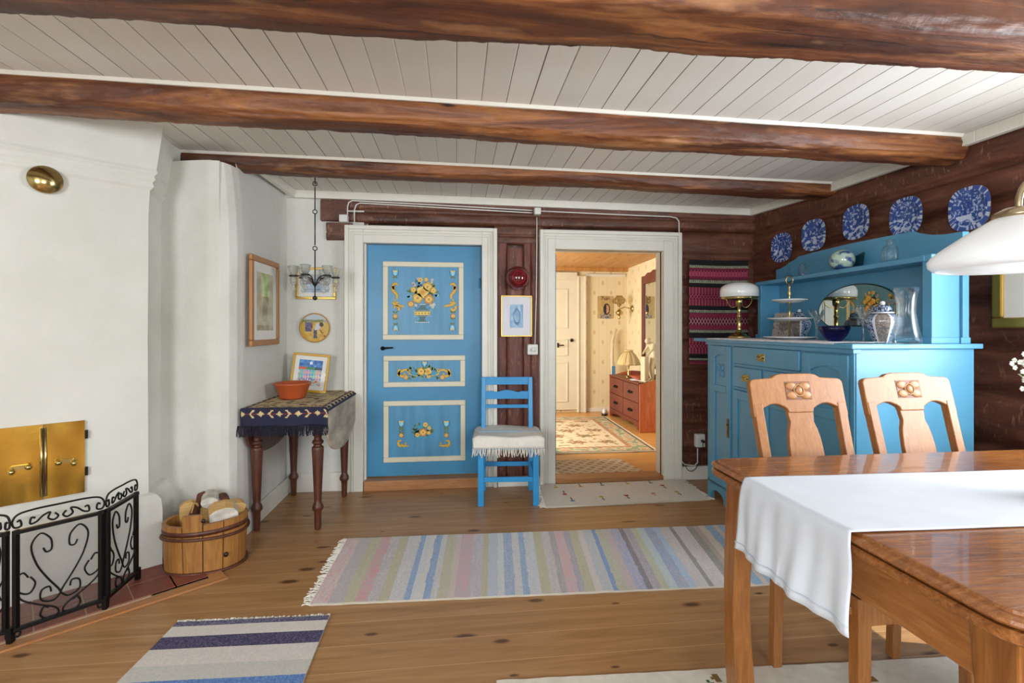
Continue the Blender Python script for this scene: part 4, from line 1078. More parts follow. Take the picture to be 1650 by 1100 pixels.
# socket with plug
p = at_y(1127, 709, 3.85); sk = thing('wall_socket', 'white double wall socket with a plug in it, low beside the blue sideboard', 'socket', (p.x, 3.85, p.z))
mb = MB(PLASTIC); mb.box(-.04, .04, -.025, .02, -.055, .055); mb.build('socket_box', sk, bevel=.008)
mb = MB(PLASTIC); mb.M = Matrix.Translation((-.0, -.025, -.005)) @ Matrix.Rotation(PI/2, 4, 'X'); mb.lathe([(.022, 0), (.026, 0), (.026, .004), (.022, .004)], 20); mb.build('socket_ring', sk)
mb = MB(BLACKP); mb.M = Matrix.Translation((.008, -.03, .0)) @ Matrix.Rotation(PI/2, 4, 'X'); mb.lathe([(0, 0), (.013, 0), (.010, .028), (0, .03)], 12)
pg = mb.build('plug', loc=(p.x, 3.85, p.z)); tag(pg, 'black plug and lamp cord hanging from the wall socket', 'plug')
mb = MB(BLACKP); mb.tube([(a, b, c) for (a, c), b in zip(sm([(.008, 0), (.0, -.05), (-.02, -.12), (-.045, -.2), (-.09, -.24), (-.13, -.225), (-.145, -.19)]), [-.05]*99)], .0028, 5); mb.build('cord', pg)
# ruby glass wall lamp
p = at_y(834, 448, 3.80); rl = thing('wall_lamp', 'round ruby red glass wall lamp between the two doors', 'wall lamp', (p.x, 3.80, p.z))
mb = MB(REDG); mb.ball((0, 0, 0), .094, seg=32, rings=20); mb.build('glass_globe', rl)
mb = MB(plain('ruby_recess', '#8e1020', .1, var=.1, coat=.5)); mb.M = Matrix.Rotation(PI/2, 4, 'X'); mb.lathe([(0, .078), (.05, .078), (.052, .081), (.05, .084), (0, .083)], 28); mb.build('front_disc', rl)
mb = MB(BRASS); mb.M = Matrix.Translation((0, .10, 0)) @ Matrix.Rotation(PI/2, 4, 'X'); mb.lathe([(0, 0), (.05, 0), (.05, .02), (.03, .03), (0, .03)], 24); mb.build('wall_bracket', rl)
def art_blue(a, b):
    n = nz(a*5, b*6, 7); c = mixc('#6d9cc4', '#a9c9de', .5+n)
    r = math.hypot((a-.52)/.3, (b-.48)/.42)
    if abs(r-.75+.1*nz(a*8, b*8)) < .12: c = '#3e6d9c'
    if r < .5 and nz(a*14, b*14, 5) > .1: c = '#557fa8'
    return c
pa, pb = at_y(807, 476, 3.87), at_y(857, 542, 3.87)
picture('framed_print', 'thin gold framed blue print with wide white mat between the two doors', pb.x-pa.x, pa.z-pb.z, .009, .062, art_blue, GOLD, ((pa.x+pb.x)/2, 3.868, (pa.z+pb.z)/2), depth=.015, mat_col='#d9d7dc')
# ================================================================ BLUE CHAIR
bc = thing('ladder_back_chair', 'bright blue wooden chair standing between the blue door and the open doorway', 'chair', (.378, 3.60, 0), -.075)
W2, D2, SH = .195, .165, .475
for s in (-1, 1):
    mb = MB(BLUEC); mb.bar((s*W2, -D2, 0), (s*W2, -D2, SH-.02), .042, .042); mb.build('leg', bc, bevel=.004)
for s in (-1, 1):
    mb = MB(BLUEC); x = s*(W2-.012); mb.bar((x, D2, 0), (x, D2, .46), .036, .036); mb.bar((x, D2, .455), (x, D2+.045, .875), .036, .036, None, .034, .03); mb.build('back_post', bc, bevel=.004)
def yb(z): return D2+.045*(z-.455)/.42
for z0, z1, nm in ((.815, .875, 'top_rail'), (.705, .765, 'back_slat'), (.635, .662, 'back_slat')):
    mb = MB(BLUEC); x = W2-.025
    pts = [(-x, z0), (x, z0)]+[(x-2*x*i/12, z1+(.010*math.cos(PI*(i-6)/4) if z1 == .765 and 2 < i < 10 else 0)) for i in range(13)]
    ym = yb((z0+z1)/2); mb.prism(pts, 'xz', ym-.009, ym+.009); mb.build(nm, bc, bevel=.002)
mb = MB(BLUEC); mb.box(-W2-.02, W2+.02, -D2-.03, D2+.015, SH-.03, SH); mb.box(-W2, W2, -D2-.01, -D2+.012, SH-.08, SH-.03); mb.box(-W2, W2, D2-.01, D2+.01, SH-.08, SH-.03); mb.build('seat', bc, bevel=.006)
for a, b, z, nm in (((-W2, -D2), (W2, -D2), .185, 0), ((-W2+.01, D2), (W2-.01, D2), .205, 0), ((-W2, -D2), (-W2, D2), .22, 1), ((W2, -D2), (W2, D2), .22, 1)):
    mb = MB(BLUEC); mb.bar((a[0], a[1], z), (b[0], b[1], z), .034 if not nm else .02, .018 if not nm else .03); mb.build('stretcher', bc, bevel=.003)
mb = MB(RUGW)
def seatcl(a, b):
    x = -.250+.50*a; L = .50*b; flat_ = .40
    if L < .07: return (x, -D2-.045-.006*math.sin(a*14), SH+.012-(.07-L)+0.0)
    y = -D2-.045+(L-.07); z = SH+.010+.006*math.sin(a*7+b*5)+.012*math.exp(-((L-.07)/.02)**2)
    side = max(0, abs(x)-.225); return (x, y, z-side*.8)
mb.grid(seatcl, 30, 30, smooth=True); sc_ = mb.build('seat_cover', loc=bc.location[:], rotz=-.075, solid=.012); tag(sc_, 'white woven cloth with fringe lying on the seat of the blue chair', 'seat cover')
mb = MB(FRINGE); random.seed(7)
for i in range(46):
    x = -.247+.494*i/45; mb.tube([(x, -D2-.048, SH-.055), (x+random.uniform(-.006, .006), -D2-.052, SH-.085), (x+random.uniform(-.010, .010), -D2-.05, SH-.105-random.random()*.02)], .0035, 5)
mb.build('fringe', sc_)
mb = MB(plain('pale_blue_stripe', '#8fb2cf', .9)); mb.box(-.21, .24, -.03, -.022, SH+.018, SH+.024); mb.build('blue_stripe', sc_)
# ================================================================ RUGS
def rug(name, label, corners, thick, colf, nu, nv, cat='rug', fr=None, wav=.004, mat=None, z0=.001, group=None):
    """corners: near-left, near-right, far-right, far-left; a runs left-right, b near-far"""
    c = [Vector((p[0], p[1])) for p in corners]; ctr = (c[0]+c[1]+c[2]+c[3])/4
    mb = MB(mat or WOVEN)
    def fn(a, b):
        p = (c[0]*(1-a)+c[1]*a)*(1-b)+(c[3]*(1-a)+c[2]*a)*b-ctr
        ex = .004*nz(a*30, 1)*(1 if b in (0, 1) else 0)
        return (p.x, p.y+ex, z0+thick+wav*(.5+.5*nz(p.x*2.5, p.y*5, len(name))))
    mb.grid(fn, nu, nv, col=colf)
    def ef(a, b): q = fn(a, b); return q
    # edge skirt
    for (f_, n_) in ((lambda t: fn(t, 0), nu), (lambda t: fn(1, t), nv), (lambda t: fn(1-t, 1), nu), (lambda t: fn(0, 1-t), nv)):
        pr = None
        for i in range(n_+1):
            q = f_(i/n_); top_ = mb.v(q); bot = mb.v((q[0], q[1], z0))
            if pr: mb.face([pr[1], bot, top_, pr[0]], None, False, '#c9c2b2')
            pr = (top_, bot)
    o = mb.build(name, loc=(ctr.x, ctr.y, 0), recalc=False); tag(o, label, cat, group)
    if fr:
        for side in fr:
            f = MB(FRINGE); random.seed(11)
            n_ = side[1]; L = side[2]
            for i in range(n_):
                t = i/(n_-1)
                if side[0] == 'left': p = Vector(fn(0, t)); d = (Vector(fn(0, t))-Vector(fn(.05, t)))
                elif side[0] == 'right': p = Vector(fn(1, t)); d = (Vector(fn(1, t))-Vector(fn(.95, t)))
                elif side[0] == 'far': p = Vector(fn(t, 1)); d = Vector(fn(t, 1))-Vector(fn(t, .95))
                else: p = Vector(fn(t, 0)); d = Vector(fn(t, 0))-Vector(fn(t, .05))
                d.z = 0; d.normalize(); s_ = Vector((-d.y, d.x, 0))*random.uniform(-.6, .6); l_ = L*random.uniform(.6, 1.1)
                p.z = z0+.004
                q = p+(d+s_*.5)*l_*.5; r_ = p+(d+s_)*l_; q.z = z0+.008*random.random()+.003; r_.z = z0+.003
                f.tube([p, q, r_], .0026, 4)
            f.build('fringe', o)
    return o
# the long rag rug: stripe colours from left to right
ST = [(1.2, '#cdc3bf', '#d88a92'), (1.0, '#b7aaa6', '#9a93a8'), (.9, '#a7a27c', '#b9b28c'), (.9, '#ad9f9f', '#e06c7c'), (.8, '#a39dA6', '#c9c0bd'), (.8, '#a8a37e', '#b9b28c'), (1.1, '#b9b6bb', '#d3d3d6'), (.45, '#5f86c0', '#7fa2d0'), (.5, '#cfd2d8', '#b5bcc8'), (.4, '#d8d4cc', '#c2c2c6'), (.55, '#5f86c0', '#7fa2d0'), (.5, '#c9c9cc', '#b2b4bc'), (.8, '#a9a58a', '#bdb694'), (.5, '#c9b8ae', '#b9a7a0'), (1.1, '#aca0ac', '#d98f98'), (.9, '#a69fb2', '#c2bcc4'), (.5, '#a7a27c', '#b9b28c'), (.8, '#b3bccb', '#9fb3cc'), (.5, '#cfd4da', '#b9c2cd'), (.8, '#7093c4', '#a3b4cf'), (.6, '#cfd0d2', '#b5bac4'), (.5, '#6e93c8', '#8fb0d8'), (.9, '#b4bfce', '#d4d8dc'), (.8, '#a9a780', '#bcb790'), (.7, '#c8c2c0', '#b0a8aa'), (.5, '#8d8a8e', '#aaa6a6'), (.9, '#bdb3b4', '#e08a94'), (.5, '#8e8a9c', '#a8a2b0'), (.8, '#a9a780', '#bcb790'), (.5, '#d6c0ba', '#c9c9cc'), (.9, '#a5b3c4', '#c6c9c2'), (.35, '#4f78c0', '#6a8fd0'), (.8, '#a7aa92', '#bdb9a0'), (.6, '#c2a8a4', '#b0a5a8'), (.9, '#7a95cc', '#c9a9b4'), (.45, '#59545c', '#77727a'), (.7, '#8f8798', '#b0a8b4'), (.6, '#aab38f', '#bfc2a4'), (.7, '#a9c2cf', '#c4d3d8'), (.9, '#6f96cf', '#b8a9b8'), (.6, '#a8c4dc', '#86ace0'), (1.0, '#bdb9bf', '#d4cdca'), (.4, '#6f6d66', '#87857c'), (1.3, '#c2b6bd', '#d9d2d0'), (.7, '#74756a', '#8e8d80'), (.5, '#a58d80', '#b89c8c'), (.7, '#d2c3b4', '#c4b6a6'), (.8, '#5f8fc0', '#86aed0'), (.5, '#cdbfb6', '#c2b4b0'), (.6, '#7ba3cc', '#9dbada')]
tot = sum(s[0] for s in ST); cum = []; acc = 0
for s in ST: acc += s[0]/tot; cum.append(acc)
def ragcol(a, b):
    a2 = a+.0016*nz(a*20, b*9)
    i = 0
    while i < len(cum)-1 and a2 > cum[i]: i += 1
    n = random.gauss(0, .38)+.5*nz(a*200, b*6, i*3.3)
    return mixc(mixc(ST[i][1], ST[i][2], max(0, min(1, .35+n))), '#ebe9e6', .38)
cA, cB, cC, cD = at_z(500, 977, 0), at_z(1252, 943, 0), at_z(1165, 848, 0), at_z(560, 870, 0)
rug('rag_rug', 'long multicoloured striped rag rug across the middle of the plank floor', [cA, cB, cC, cD], .008, ragcol, 460, 120, fr=[('left', 90, .045), ('right', 90, .06)])
def navyrug(a, b):
    n = random.gauss(0, .22)
    y_ = 1-b        # from the far end
    L = y_*1.0
    for lo, hi, c1, c2 in ((0, .035, '#4a4560', '#8a86a0'), (.035, .115, '#d2cbc4', '#dcd6ce'), (.115, .20, '#37324f', '#6a6482'), (.20, .31, '#d0c7c2', '#dcd5ce'), (.31, .40, '#bfbdb6', '#cccac2'), (.40, .50, '#4a72b4', '#7c9bc8'), (.50, .62, '#d4cec6', '#dcd6ce'), (.62, .72, '#37324f', '#6a6482'), (.72, 1.1, '#d4cec6', '#dcd6ce')):
        if lo <= L < hi: return mixc(c1, c2, max(0, min(1, .4+n*1.6)))
    return '#d0c8c0'
fA, fB = at_z(285, 1006, 0), at_z(531, 995, 0)
rug('rag_rug', 'white rag rug with navy and blue bands in the bottom left foreground', [(fA.x-.02, fA.y-.9), (fB.x+.02, fB.y-.9), fB, fA], .008, navyrug, 130, 220, fr=[('far', 110, .022)])
TUC = ['#b04038', '#6f88b4', '#c9ad3c', '#c98848', '#a23c40', '#6f88b4']
def tulrug(a, b):
    base = mixc('#e0dcd4', '#e9e5dd', .5+nz(a*30, b*30))
    W_, H_ = 1.2, .58
    for k, (cx_, cy_, c, fl) in enumerate(((.10, .86, 2, 0), (.27, .86, 3, 0), (.42, .88, 1, 0), (.60, .90, 2, 0), (.765, .90, 1, 0), (.14, .52, 0, 0), (.17, .22, 1, 0), (.36, .30, 2, 1), (.52, .30, 0, 1), (.70, .34, 3, 1), (.82, .70, 4, 1), (.86, .36, 2, 1))):
        x = (a-cx_)*W_; y = (b-cy_)*H_
        if fl: y = -y
        if abs(x) < .020 and -.030 < y < .010:
            if abs(x) < .020*(1-abs(y+.012)/.03) or (y < -.012 and abs(abs(x)-.012) < .004): return TUC[c]
        if abs(x) < .0035 and 0 < y < .085: return '#5c6a5e'
        if abs(abs(x)-(y-.03)*.4) < .003 and .03 < y < .055: return '#5c6a5e'
    return base
r0, r1, r2, r3 = at_z(880, 819, 0), at_z(1143, 806, 0), (1.83, 3.83), (.66, 3.82)
rug('doorway_rug', 'off-white rug with small tulip motifs in front of the open doorway', [r0, r1, r2, r3], .008, tulrug, 170, 84, fr=[('left', 70, .05), ('right', 60, .045)], wav=.008)
def tabrug(a, b):
    base = mixc('#e0d8c8', '#eae3d6', .5+nz(a*60, b*50))
    for cx_, cy_ in ((.35, .93), (.60, .90), (.82, .95), (.93, .86)):
        x = (a-cx_)*2.4; y = (b-cy_)*1.3
        if abs(x+y*.6) < .006 and abs(y) < .05: return '#2f6a4a'
        if (x-.01)**2+(y-.055)**2 < .0003: return '#8a6a3a'
    return base
q0 = at_z(800, 1099, 0); q1 = at_z(1270, 1079, 0)
dd = (q1-q0).normalized()
rr_ = [(q0.x-.0, q0.y-.0), (q0.x+dd.x*2.2, q0.y+dd.y*2.2+.03)]
rug('dining_rug', 'pale beige woven rug lying under the dining table', [(rr_[0][0], .1), (rr_[1][0], .1), rr_[1], rr_[0]], .006, tabrug, 200, 120, wav=.002)
# ================================================================ BLUE SIDEBOARD
SA = Vector((1.862, 3.601)); SD = Vector((-.035, -1.55)).normalized(); SN = Vector((-SD.y, SD.x))
SR = math.atan2(SD.y, SD.x); TOP = 1.18
def SL(s, y, z=0): p = SA+SD*s+SN*y; return (p.x, p.y, z)
sb = thing('sideboard', 'large blue painted sideboard with shelf top and oval mirror on the right wall', 'sideboard', SL(0, 0), SR)
B0, B1, D1 = .12, 1.515, .64
mb = MB(BLUED)
mb.box(B0, B1, .030, D1, .13, 1.155)
for s0, s1 in ((B0, .178), (.450, .479), (1.150, 1.176), (1.49, B1)): mb.box(s0, s1, .022, .034, .12, 1.155)
mb.box(.479, 1.150, .024, .034, 1.0, 1.018); mb.box(.479, 1.15, .024, .034, .845, .862); mb.box(.80, .822, .024, .034, .85, 1.0)
mb.box(B0, B1, .022, .034, 1.132, 1.155); mb.box(B0-.01, B1+.01, .010, .05, 1.135, 1.156); mb.box(B0, B1, .02, .034, .115, .135)
mb.box(B1, B1+.004, .03, .30, .13, 1.15); mb.build('carcass', sb, bevel=.003)
for s0, s1 in ((B0, .40), (1.22, B1)):
    mb = MB(BLUED); n = 10; w_ = s1-s0
    pts = [(s0, 0), (s0+.055, 0)]+[(s0+.055+(w_-.11)*i/n, .035+.04*math.sin(PI*i/n)**.5) for i in range(n+1)]+[(s1-.055, 0), (s1, 0), (s1, .14), (s0, .14)]
    mb.prism(pts, 'xz', .02, .045); mb.build('foot', sb, bevel=.003)
for y0_ in (.06, .55):
    mb = MB(BLUED); mb.box(B1-.03, B1, y0_-.04, y0_+.07, 0, .14); mb.build('foot', sb, bevel=.003)
mb = MB(BLUED); mb.box(B0, B1, .10, .14, .05, .13); mb.build('plinth', sb)
mb = MB(BLUED); mb.box(-.056, 1.535, -.004, .668, 1.156, TOP); mb.build('top_board', sb, bevel=.004)
def door_panel(name, s0, s1, z0, z1, arch=None, split=None, lock=None, knobside=1):
    mb = MB(BLUED); y0, y1 = .012, .030; st = .052 if s1-s0 > .25 else .045
    mb.box(s0, s0+st, y0, y1, z0, z1); mb.box(s1-st, s1, y0, y1, z0, z1); mb.box(s0+st, s1-st, y0, y1, z0, z0+.06); mb.box(s0+st, s1-st, y0, y1, z1-.06, z1)
    mb.box(s0+st, s1-st, .022, .032, z0+.05, z1-.05)
    b = .008
    if split:
        mb.box(s0+st, s1-st, y0, y1, split, split+.05)
        n = 10; w_ = s1-s0-2*st; zt = z1-.06
        pts = [(s0+st, zt+.005), (s0+st, zt-.03)]+[(s0+st+w_*i/n, zt-.03+.028*math.sin(PI*i/n)) for i in range(n+1)]+[(s1-st, zt+.005)]
        mb.prism(pts, 'xz', y0+.001, y1)
    o = mb.build('door', sb, bevel=.004)
    if split:
        mb = MB(BLUED); cs, cz2 = (s0+s1)/2, (split+z1-.02)/2
        for k in range(4):
            a = PI/4+k*PI/2; mb.ball((cs+.032*math.cos(a), .020, cz2+.034*math.sin(a)), .022, seg=10, rings=6, sc=(1, .28, 1.1))
        mb.ball((cs, .018, cz2), .014, seg=10, rings=6, sc=(1, .5, 1)); mb.build('carved_ornament', o)
    if lock:
        mb = MB(plain('dark_brass', '#7a5a2c', .35, .9, var=.2) if 'dark_brass' not in MATS else MATS['dark_brass']); l = lock
        mb.box(l-.011, l+.011, .007, .013, .50, .63); mb.lathe([(0, -.006), (.006, -.006), (.006, .006), (0, .006)], 8, (l, .005, .59)); mb.box(l-.003, l+.003, .004, .01, .53, .555); mb.build('lock_plate', o)
    return o
door_panel('door', .180, .448, .14, 1.130, split=.80, lock=.425)
door_panel('door', .481, .812, .14, .842, lock=.788)
door_panel('door', .816, 1.148, .14, .842, lock=.845)
door_panel('door', 1.178, 1.488, .14, 1.125, split=.80, lock=1.21)
def drawer(s0, s1, z0, z1, hs):
    mb = MB(BLUED); mb.box(s0, s1, .012, .03, z0, z1); o = mb.build('drawer', sb, bevel=.004)
    for h in hs:
        mb = MB(BRASS); mb.box(h-.036, h+.036, .006, .013, (z0+z1)/2-.022, (z0+z1)/2+.022)
        z = (z0+z1)/2; mb.tube([(h-.022, .008, z+.010), (h-.020, -.008, z-.004), (h+.020, -.008, z-.004), (h+.022, .008, z+.010)], .0045, 6)
        for q in (-.027, .027): mb.ball((h+q, .004, z+.006), .008, seg=8, rings=5)
        mb.build('handle', o, bevel=.002)
    mb = MB(BLUED)
    return o
drawer(.483, 1.146, 1.020, 1.130, (.810,)); drawer(.483, .798, .866, .997, (.643,)); drawer(.824, 1.146, .866, .997, (.985,))
# shelf top
H0, H1 = .085, 1.500
mb = MB(BLUED)
crest = [(H0, TOP), (H0, 1.705), (.14, 1.710), (.19, 1.722), (.25, 1.745), (.31, 1.757), (.34, 1.772), (.5, 1.778), (.8, 1.782), (1.05, 1.778), (1.24, 1.772), (1.27, 1.757), (1.34, 1.735), (1.42, 1.722), (H1, 1.720), (H1, TOP)]
mb.prism(crest, 'xz', .588, .610); mb.build('back_panel', sb, bevel=.003)
mb = MB(BLUED); mb.box(H0-.01, H1-.03, .425, .59, 1.580, 1.607); mb.build('shelf', sb, bevel=.003)
for a, b in ((H0, H0+.04), (H1-.055, H1-.005)):
    mb = MB(BLUED); mb.box(a, b, .440, .59, TOP, 1.585)
    mb.box(a-.012, b+.010, .428, .595, TOP, TOP+.030); 
    if a > 1: mb.box(a-.008, b+.010, .428, .595, 1.578, 1.610); mb.box(b-.002, b+.014, .588, .622, TOP, 1.72); mb.box(b-.002, b+.018, .575, .626, TOP, TOP+.03)
    mb.build('side_panel', sb, bevel=.003)
mb = MB(MIRROR); mc = .870; ml, mh, mz = .315, .125, 1.397
pts = []
for i in range(49):
    a = -.78+ (PI+1.56)*i/48
    pts.append((mc+ml*math.cos(a), mz-.035+(mh+.035)*math.sin(a) if math.sin(a) > 0 else mz-.035+.13*math.sin(a)))
MA = math.radians(0.0)
MM = Matrix.Translation((mc+ml, .586, 0)) @ Matrix.Rotation(MA, 4, 'Z') @ Matrix.Translation((-(mc+ml), 0, 0))
mb.M = MM; mb.prism(pts, 'xz', -.006, 0); mb.build('oval_mirror', sb, recalc=True)
mb = MB(plain('mirror_bevel', '#3a4a40', .15, .6)); mb.M = MM; mb.tube([(p[0], -.003, p[1]) for p in pts], .0045, 6, closed=True); mb.build('mirror_edge', sb)
# ---- things on the sideboard
def put(u, y_local, z=TOP):
    q = at_p(u, 545, SA+SN*y_local, SN); return Vector((q.x, q.y, z))
# lace
mb = MB(LACE)
def lace(a, b):
    s = .16+1.26*a; y = .004+.30*b; e = .008*math.sin(a*90)*(1 if b == 0 or b == 1 else 0)
    if b < .08: y = .0
    z = TOP+.004+.002*nz(s*9, y*9)
    if b < .08: z -= (.08-b)*.10; y = -.006+.002*math.sin(s*60)
    return (s, y+e*.3, z)
mb.grid(lace, 120, 14); o = mb.build('lace_runner', loc=SL(0, 0), rotz=SR, solid=.002); tag(o, 'white lace runner along the front of the blue sideboard top', 'lace runner')
# table lamp
p = put(1191, .20); lp = thing('table_lamp', 'brass table lamp with white opal dome shade at the sideboard\'s far end', 'table lamp', (p.x, p.y, TOP+.004))
kz = .405/.405
mb = MB(BRASS); mb.lathe([(0, 0), (.075, 0), (.077, .008), (.070, .016), (.055, .020), (.050, .030), (.034, .036), (.018, .048), (.014, .060), (0, .06)], 32); mb.build('base', lp)
mb = MB(BRASS); mb.lathe([(.013, .055), (.017, .065), (.013, .075), (.013, .150), (.017, .155), (.017, .165), (.012, .17), (.012, .235), (.024, .245), (.026, .285), (.022, .29), (0, .29)], 20); mb.build('stem', lp)
mb = MB(BRASS)
for s in (-1, 1): mb.tube([(s*x, 0, z) for x, z in sm([(.02, .235), (.055, .225), (.085, .25), (.10, .285)])], .003, 6)
mb.lathe([(.05, .283), (.128, .283), (.130, .300), (.124, .300), (.05, .287)], 36); mb.build('shade_ring', lp)
mb = MB(SHADE); mb.lathe([(.122, .298), (.131, .305), (.132, .345), (.124, .372), (.10, .391), (.06, .404), (.02, .408), (.0, .408)], 40); mb.build('lamp_shade', lp)
# picture tile
def art_bird(a, b):
    base = mixc('#b9b3a8', '#cdc7bb', .5+.5*nz(a*3, b*3))
    r = math.hypot((a-.55)/.28, (b-.5)/.2)
    if r < 1: return '#857f75' if nz(a*12, b*12) > 0 else '#a09a8e'
    if nz(a*16, b*16, 3) > .28 and r < 2.2 and b > .08: return '#5e5a54'
    return base
p = put(1262, .49); w_ = .20
tl = thing('picture_tile', 'square grey tile picture of leaves leaning behind the tiered cake stand', 'tile', (p.x, p.y, TOP+.094), SR); tl.rotation_euler = (-.16, 0, SR)
mb = MB(PAINTED); mb.box(-.115, .115, 0, .008, -.094, .094); mb2 = MB(GLAZED)
mb.paint_all = None
for f in mb.bm.faces: mb.paint(f, '#b9b3a8')
mb.build('tile_body', tl)
mb2.grid(lambda a, b: (-.115+.23*a, -.0008, -.094+.188*b), 50, 44, col=art_bird, smooth=False); mb2.build('tile_face', tl, recalc=False)
# tiered stand
p = put(1272, .22); cs = thing('cake_stand', 'three tier white cake stand with brass ring handle on the blue sideboard', 'cake stand', (p.x, p.y, TOP+.006))
for r, z in ((.148, 0), (.124, .115), (.100, .230)):
    mb = MB(CHINA); mb.lathe([(0, .003), (r*.6, .003), (r*.62, 0), (r*.66, .0), (r*.95, .012), (r, .014), (r, .018), (r*.93, .017), (r*.6, .008), (0, .008)], 40); mb.build('plate', cs, loc=(0, 0, z))
mb = MB(BRASS); mb.lathe([(0, .005), (.006, .005), (.006, .105), (.012, .11), (.012, .115), (.005, .125), (.005, .22), (.012, .224), (.012, .23), (.005, .245), (.005, .27), (.011, .29), (.005, .305), (.008, .325), (.004, .345), (0, .345)], 12); mb.build('stem', cs)
mb = MB(BRASS); mb.tube([(.024*math.cos(i*PI/10)*-SD.y*-1, .0, .368+.024*math.sin(i*PI/10)) for i in range(20)], .0035, 6, closed=True); mb.build('ring_handle', cs)
# ginger jars
def jar_col(lid=False):
    def f(a, b):
        k = (a*6) % 1; pan = int(a*6) % 2
        if k < .06 or k > .94: return '#c9c9cc'
        if b < .04 or b > .95: return '#2b3350'
        if pan:
            n = nz(a*60, b*60); return '#8d7f76' if n > .05 else '#6d6462'
        n = nz(a*34, b*22, 5)
        return '#22365c' if n > .12 else ('#5f7fa6' if n < -.2 else '#9fb0c2')
    return f
def jar(label, u, yl, H=.20, tint=None, rot=0):
    p = put(u, yl); j = thing('ginger_jar', label, 'lidded jar', (p.x, p.y, TOP), rot)
    k = H/.20
    prof_ = [(.030, 0), (.036, .012), (.052, .05), (.066, .085), (.070, .108), (.064, .126), (.048, .138), (.036, .143)]
    def fn(a, b):
        q = b*(len(prof_)-1); i = min(int(q), len(prof_)-2); f_ = q-i; r = (prof_[i][0]*(1-f_)+prof_[i+1][0]*f_)*k; z = (prof_[i][1]*(1-f_)+prof_[i+1][1]*f_)*k
        t = 2*PI*a; r *= 1+.035*math.cos(6*t); return (r*math.cos(t), r*math.sin(t), z)
    mb = MB(GLAZED); mb.grid(fn, 72, 36, col=jar_col()); mb.build('jar_body', j, recalc=True)
    prof2 = [(.042, .143), (.047, .146), (.046, .152), (.038, .154), (.036, .172), (.028, .182), (.010, .186)]
    def fn2(a, b):
        q = b*(len(prof2)-1); i = min(int(q), len(prof2)-2); f_ = q-i; r = (prof2[i][0]*(1-f_)+prof2[i+1][0]*f_)*k; z = (prof2[i][1]*(1-f_)+prof2[i+1][1]*f_)*k
        t = 2*PI*a; return (r*math.cos(t), r*math.sin(t), z)
    mb = MB(GLAZED); mb.grid(fn2, 48, 18, col=lambda a, b: '#c4c8ce' if b < .3 else ('#20304e' if nz(a*30, b*9) > 0 else '#8797ad')); lid = mb.build('lid', j)
    mb = MB(CHINA); mb.ball((0, 0, .194*k), .011*k, seg=12, rings=8); mb.build('lid_knob', lid)
    return j
jar('blue and white ginger jar with lid standing behind the tiered cake stand', 1288, .38, .195)
jar('blue and white ginger jar in front of the oval mirror\'s right end', 1422, .28, .205, rot=.3)
# glass candle holders
def flower_glass(label, u, yl, H):
    p = put(u, yl); mb = MB(GLASS); k = H/.19
    mb.lathe([(0, .002), (.034, .002), (.034, .005), (.010, .008), (.0055, .02), (.0055, .085), (.008, .10), (.013, .108), (.010, .114)], 20)
    for a0 in range(5):
        a = a0*2*PI/5
        def pet(s, t):
            r = (.012+.030*t**1.4)*k; th = a+(s-.5)*1.15*(1-.35*t*t*abs(2*s-1)); z = .112+.075*t-.018*t*abs(2*s-1)**2*1.5
            return (r*math.cos(th)+0, r*math.sin(th), z)
        mb.grid(pet, 6, 6)
    o = mb.build('glass_candle_holder', loc=(p.x, p.y, TOP), solid=.002); o.scale = (k, k, k); tag(o, label, 'candle holder', 'flower shaped glass candle holders'); return o
flower_glass('flower shaped clear glass candle holder just left of the cobalt bowl', 1316, .28, .190)
flower_glass('flower shaped clear glass candle holder between the cobalt bowl and the ginger jar', 1391, .24, .198)
# cobalt bowl
p = put(1345, .20); mb = MB(BLUEG)
mb.lathe([(0, 0), (.030, 0), (.034, .004), (.056, .030), (.070, .062), (.074, .082), (.070, .082), (.064, .060), (.050, .032), (.028, .010), (0, .008)], 48, ripple=(12, .03)); o = mb.build('cobalt_glass_bowl', loc=(p.x, p.y, TOP+.004)); tag(o, 'deep blue fluted glass bowl on the blue sideboard below the mirror', 'bowl')
# clear vase
p = put(1460, .25); mb = MB(GLASS)
mb.lathe([(0, .006), (.045, .006), (.050, 0), (.060, .004), (.058, .03), (.044, .09), (.036, .15), (.040, .21), (.050, .262), (.047, .262), (.036, .205), (.031, .15), (.039, .09), (.052, .03), (.04, .016), (0, .016)], 36)
o = mb.build('glass_vase', loc=(p.x, p.y, TOP)); tag(o, 'tall waisted clear glass vase at the near end of the blue sideboard', 'vase')
# on the shelf
SHZ = 1.607
def puts(u, yl): q = at_p(u, 430, SA+SN*yl, SN); return (q.x, q.y, SHZ)
mb = MB(GLASS); mb.lathe([(0, .002), (.030, .002), (.034, .010), (.028, .022), (.012, .034), (.008, .045), (.008, .075), (.012, .082), (.006, .088), (.011, .100), (0, .112)], 18); o = mb.build('cruet_bottle', loc=puts(1271, .52)); tag(o, 'small clear glass cruet with pointed stopper at the far end of the blue shelf', 'glass bottle')
mb = MB(GLASS); mb.lathe([(0, .002), (.026, .002), (.027, .006), (.027, .070), (.020, .078), (.022, .092), (.020, .092), (.017, .08), (.023, .068), (.023, .010), (0, .010)], 18); o = mb.build('glass_jar', loc=puts(1293, .52)); tag(o, 'small straight clear glass jar beside the cruet on the blue shelf', 'glass jar')
def globe_col(a, b):
    n = nz(a*9, b*6, 2)
    if b > .8: return '#a9c4b6'
    if b < .25: return mixc('#24386c', '#4f6a9c', .5+nz(a*16, b*16))
    return '#b9cfc0' if n > -.05 else ('#3b5588' if n < -.25 else '#8fa9a8')
gp = puts(1357, .50); mb = MB(GLAZED)
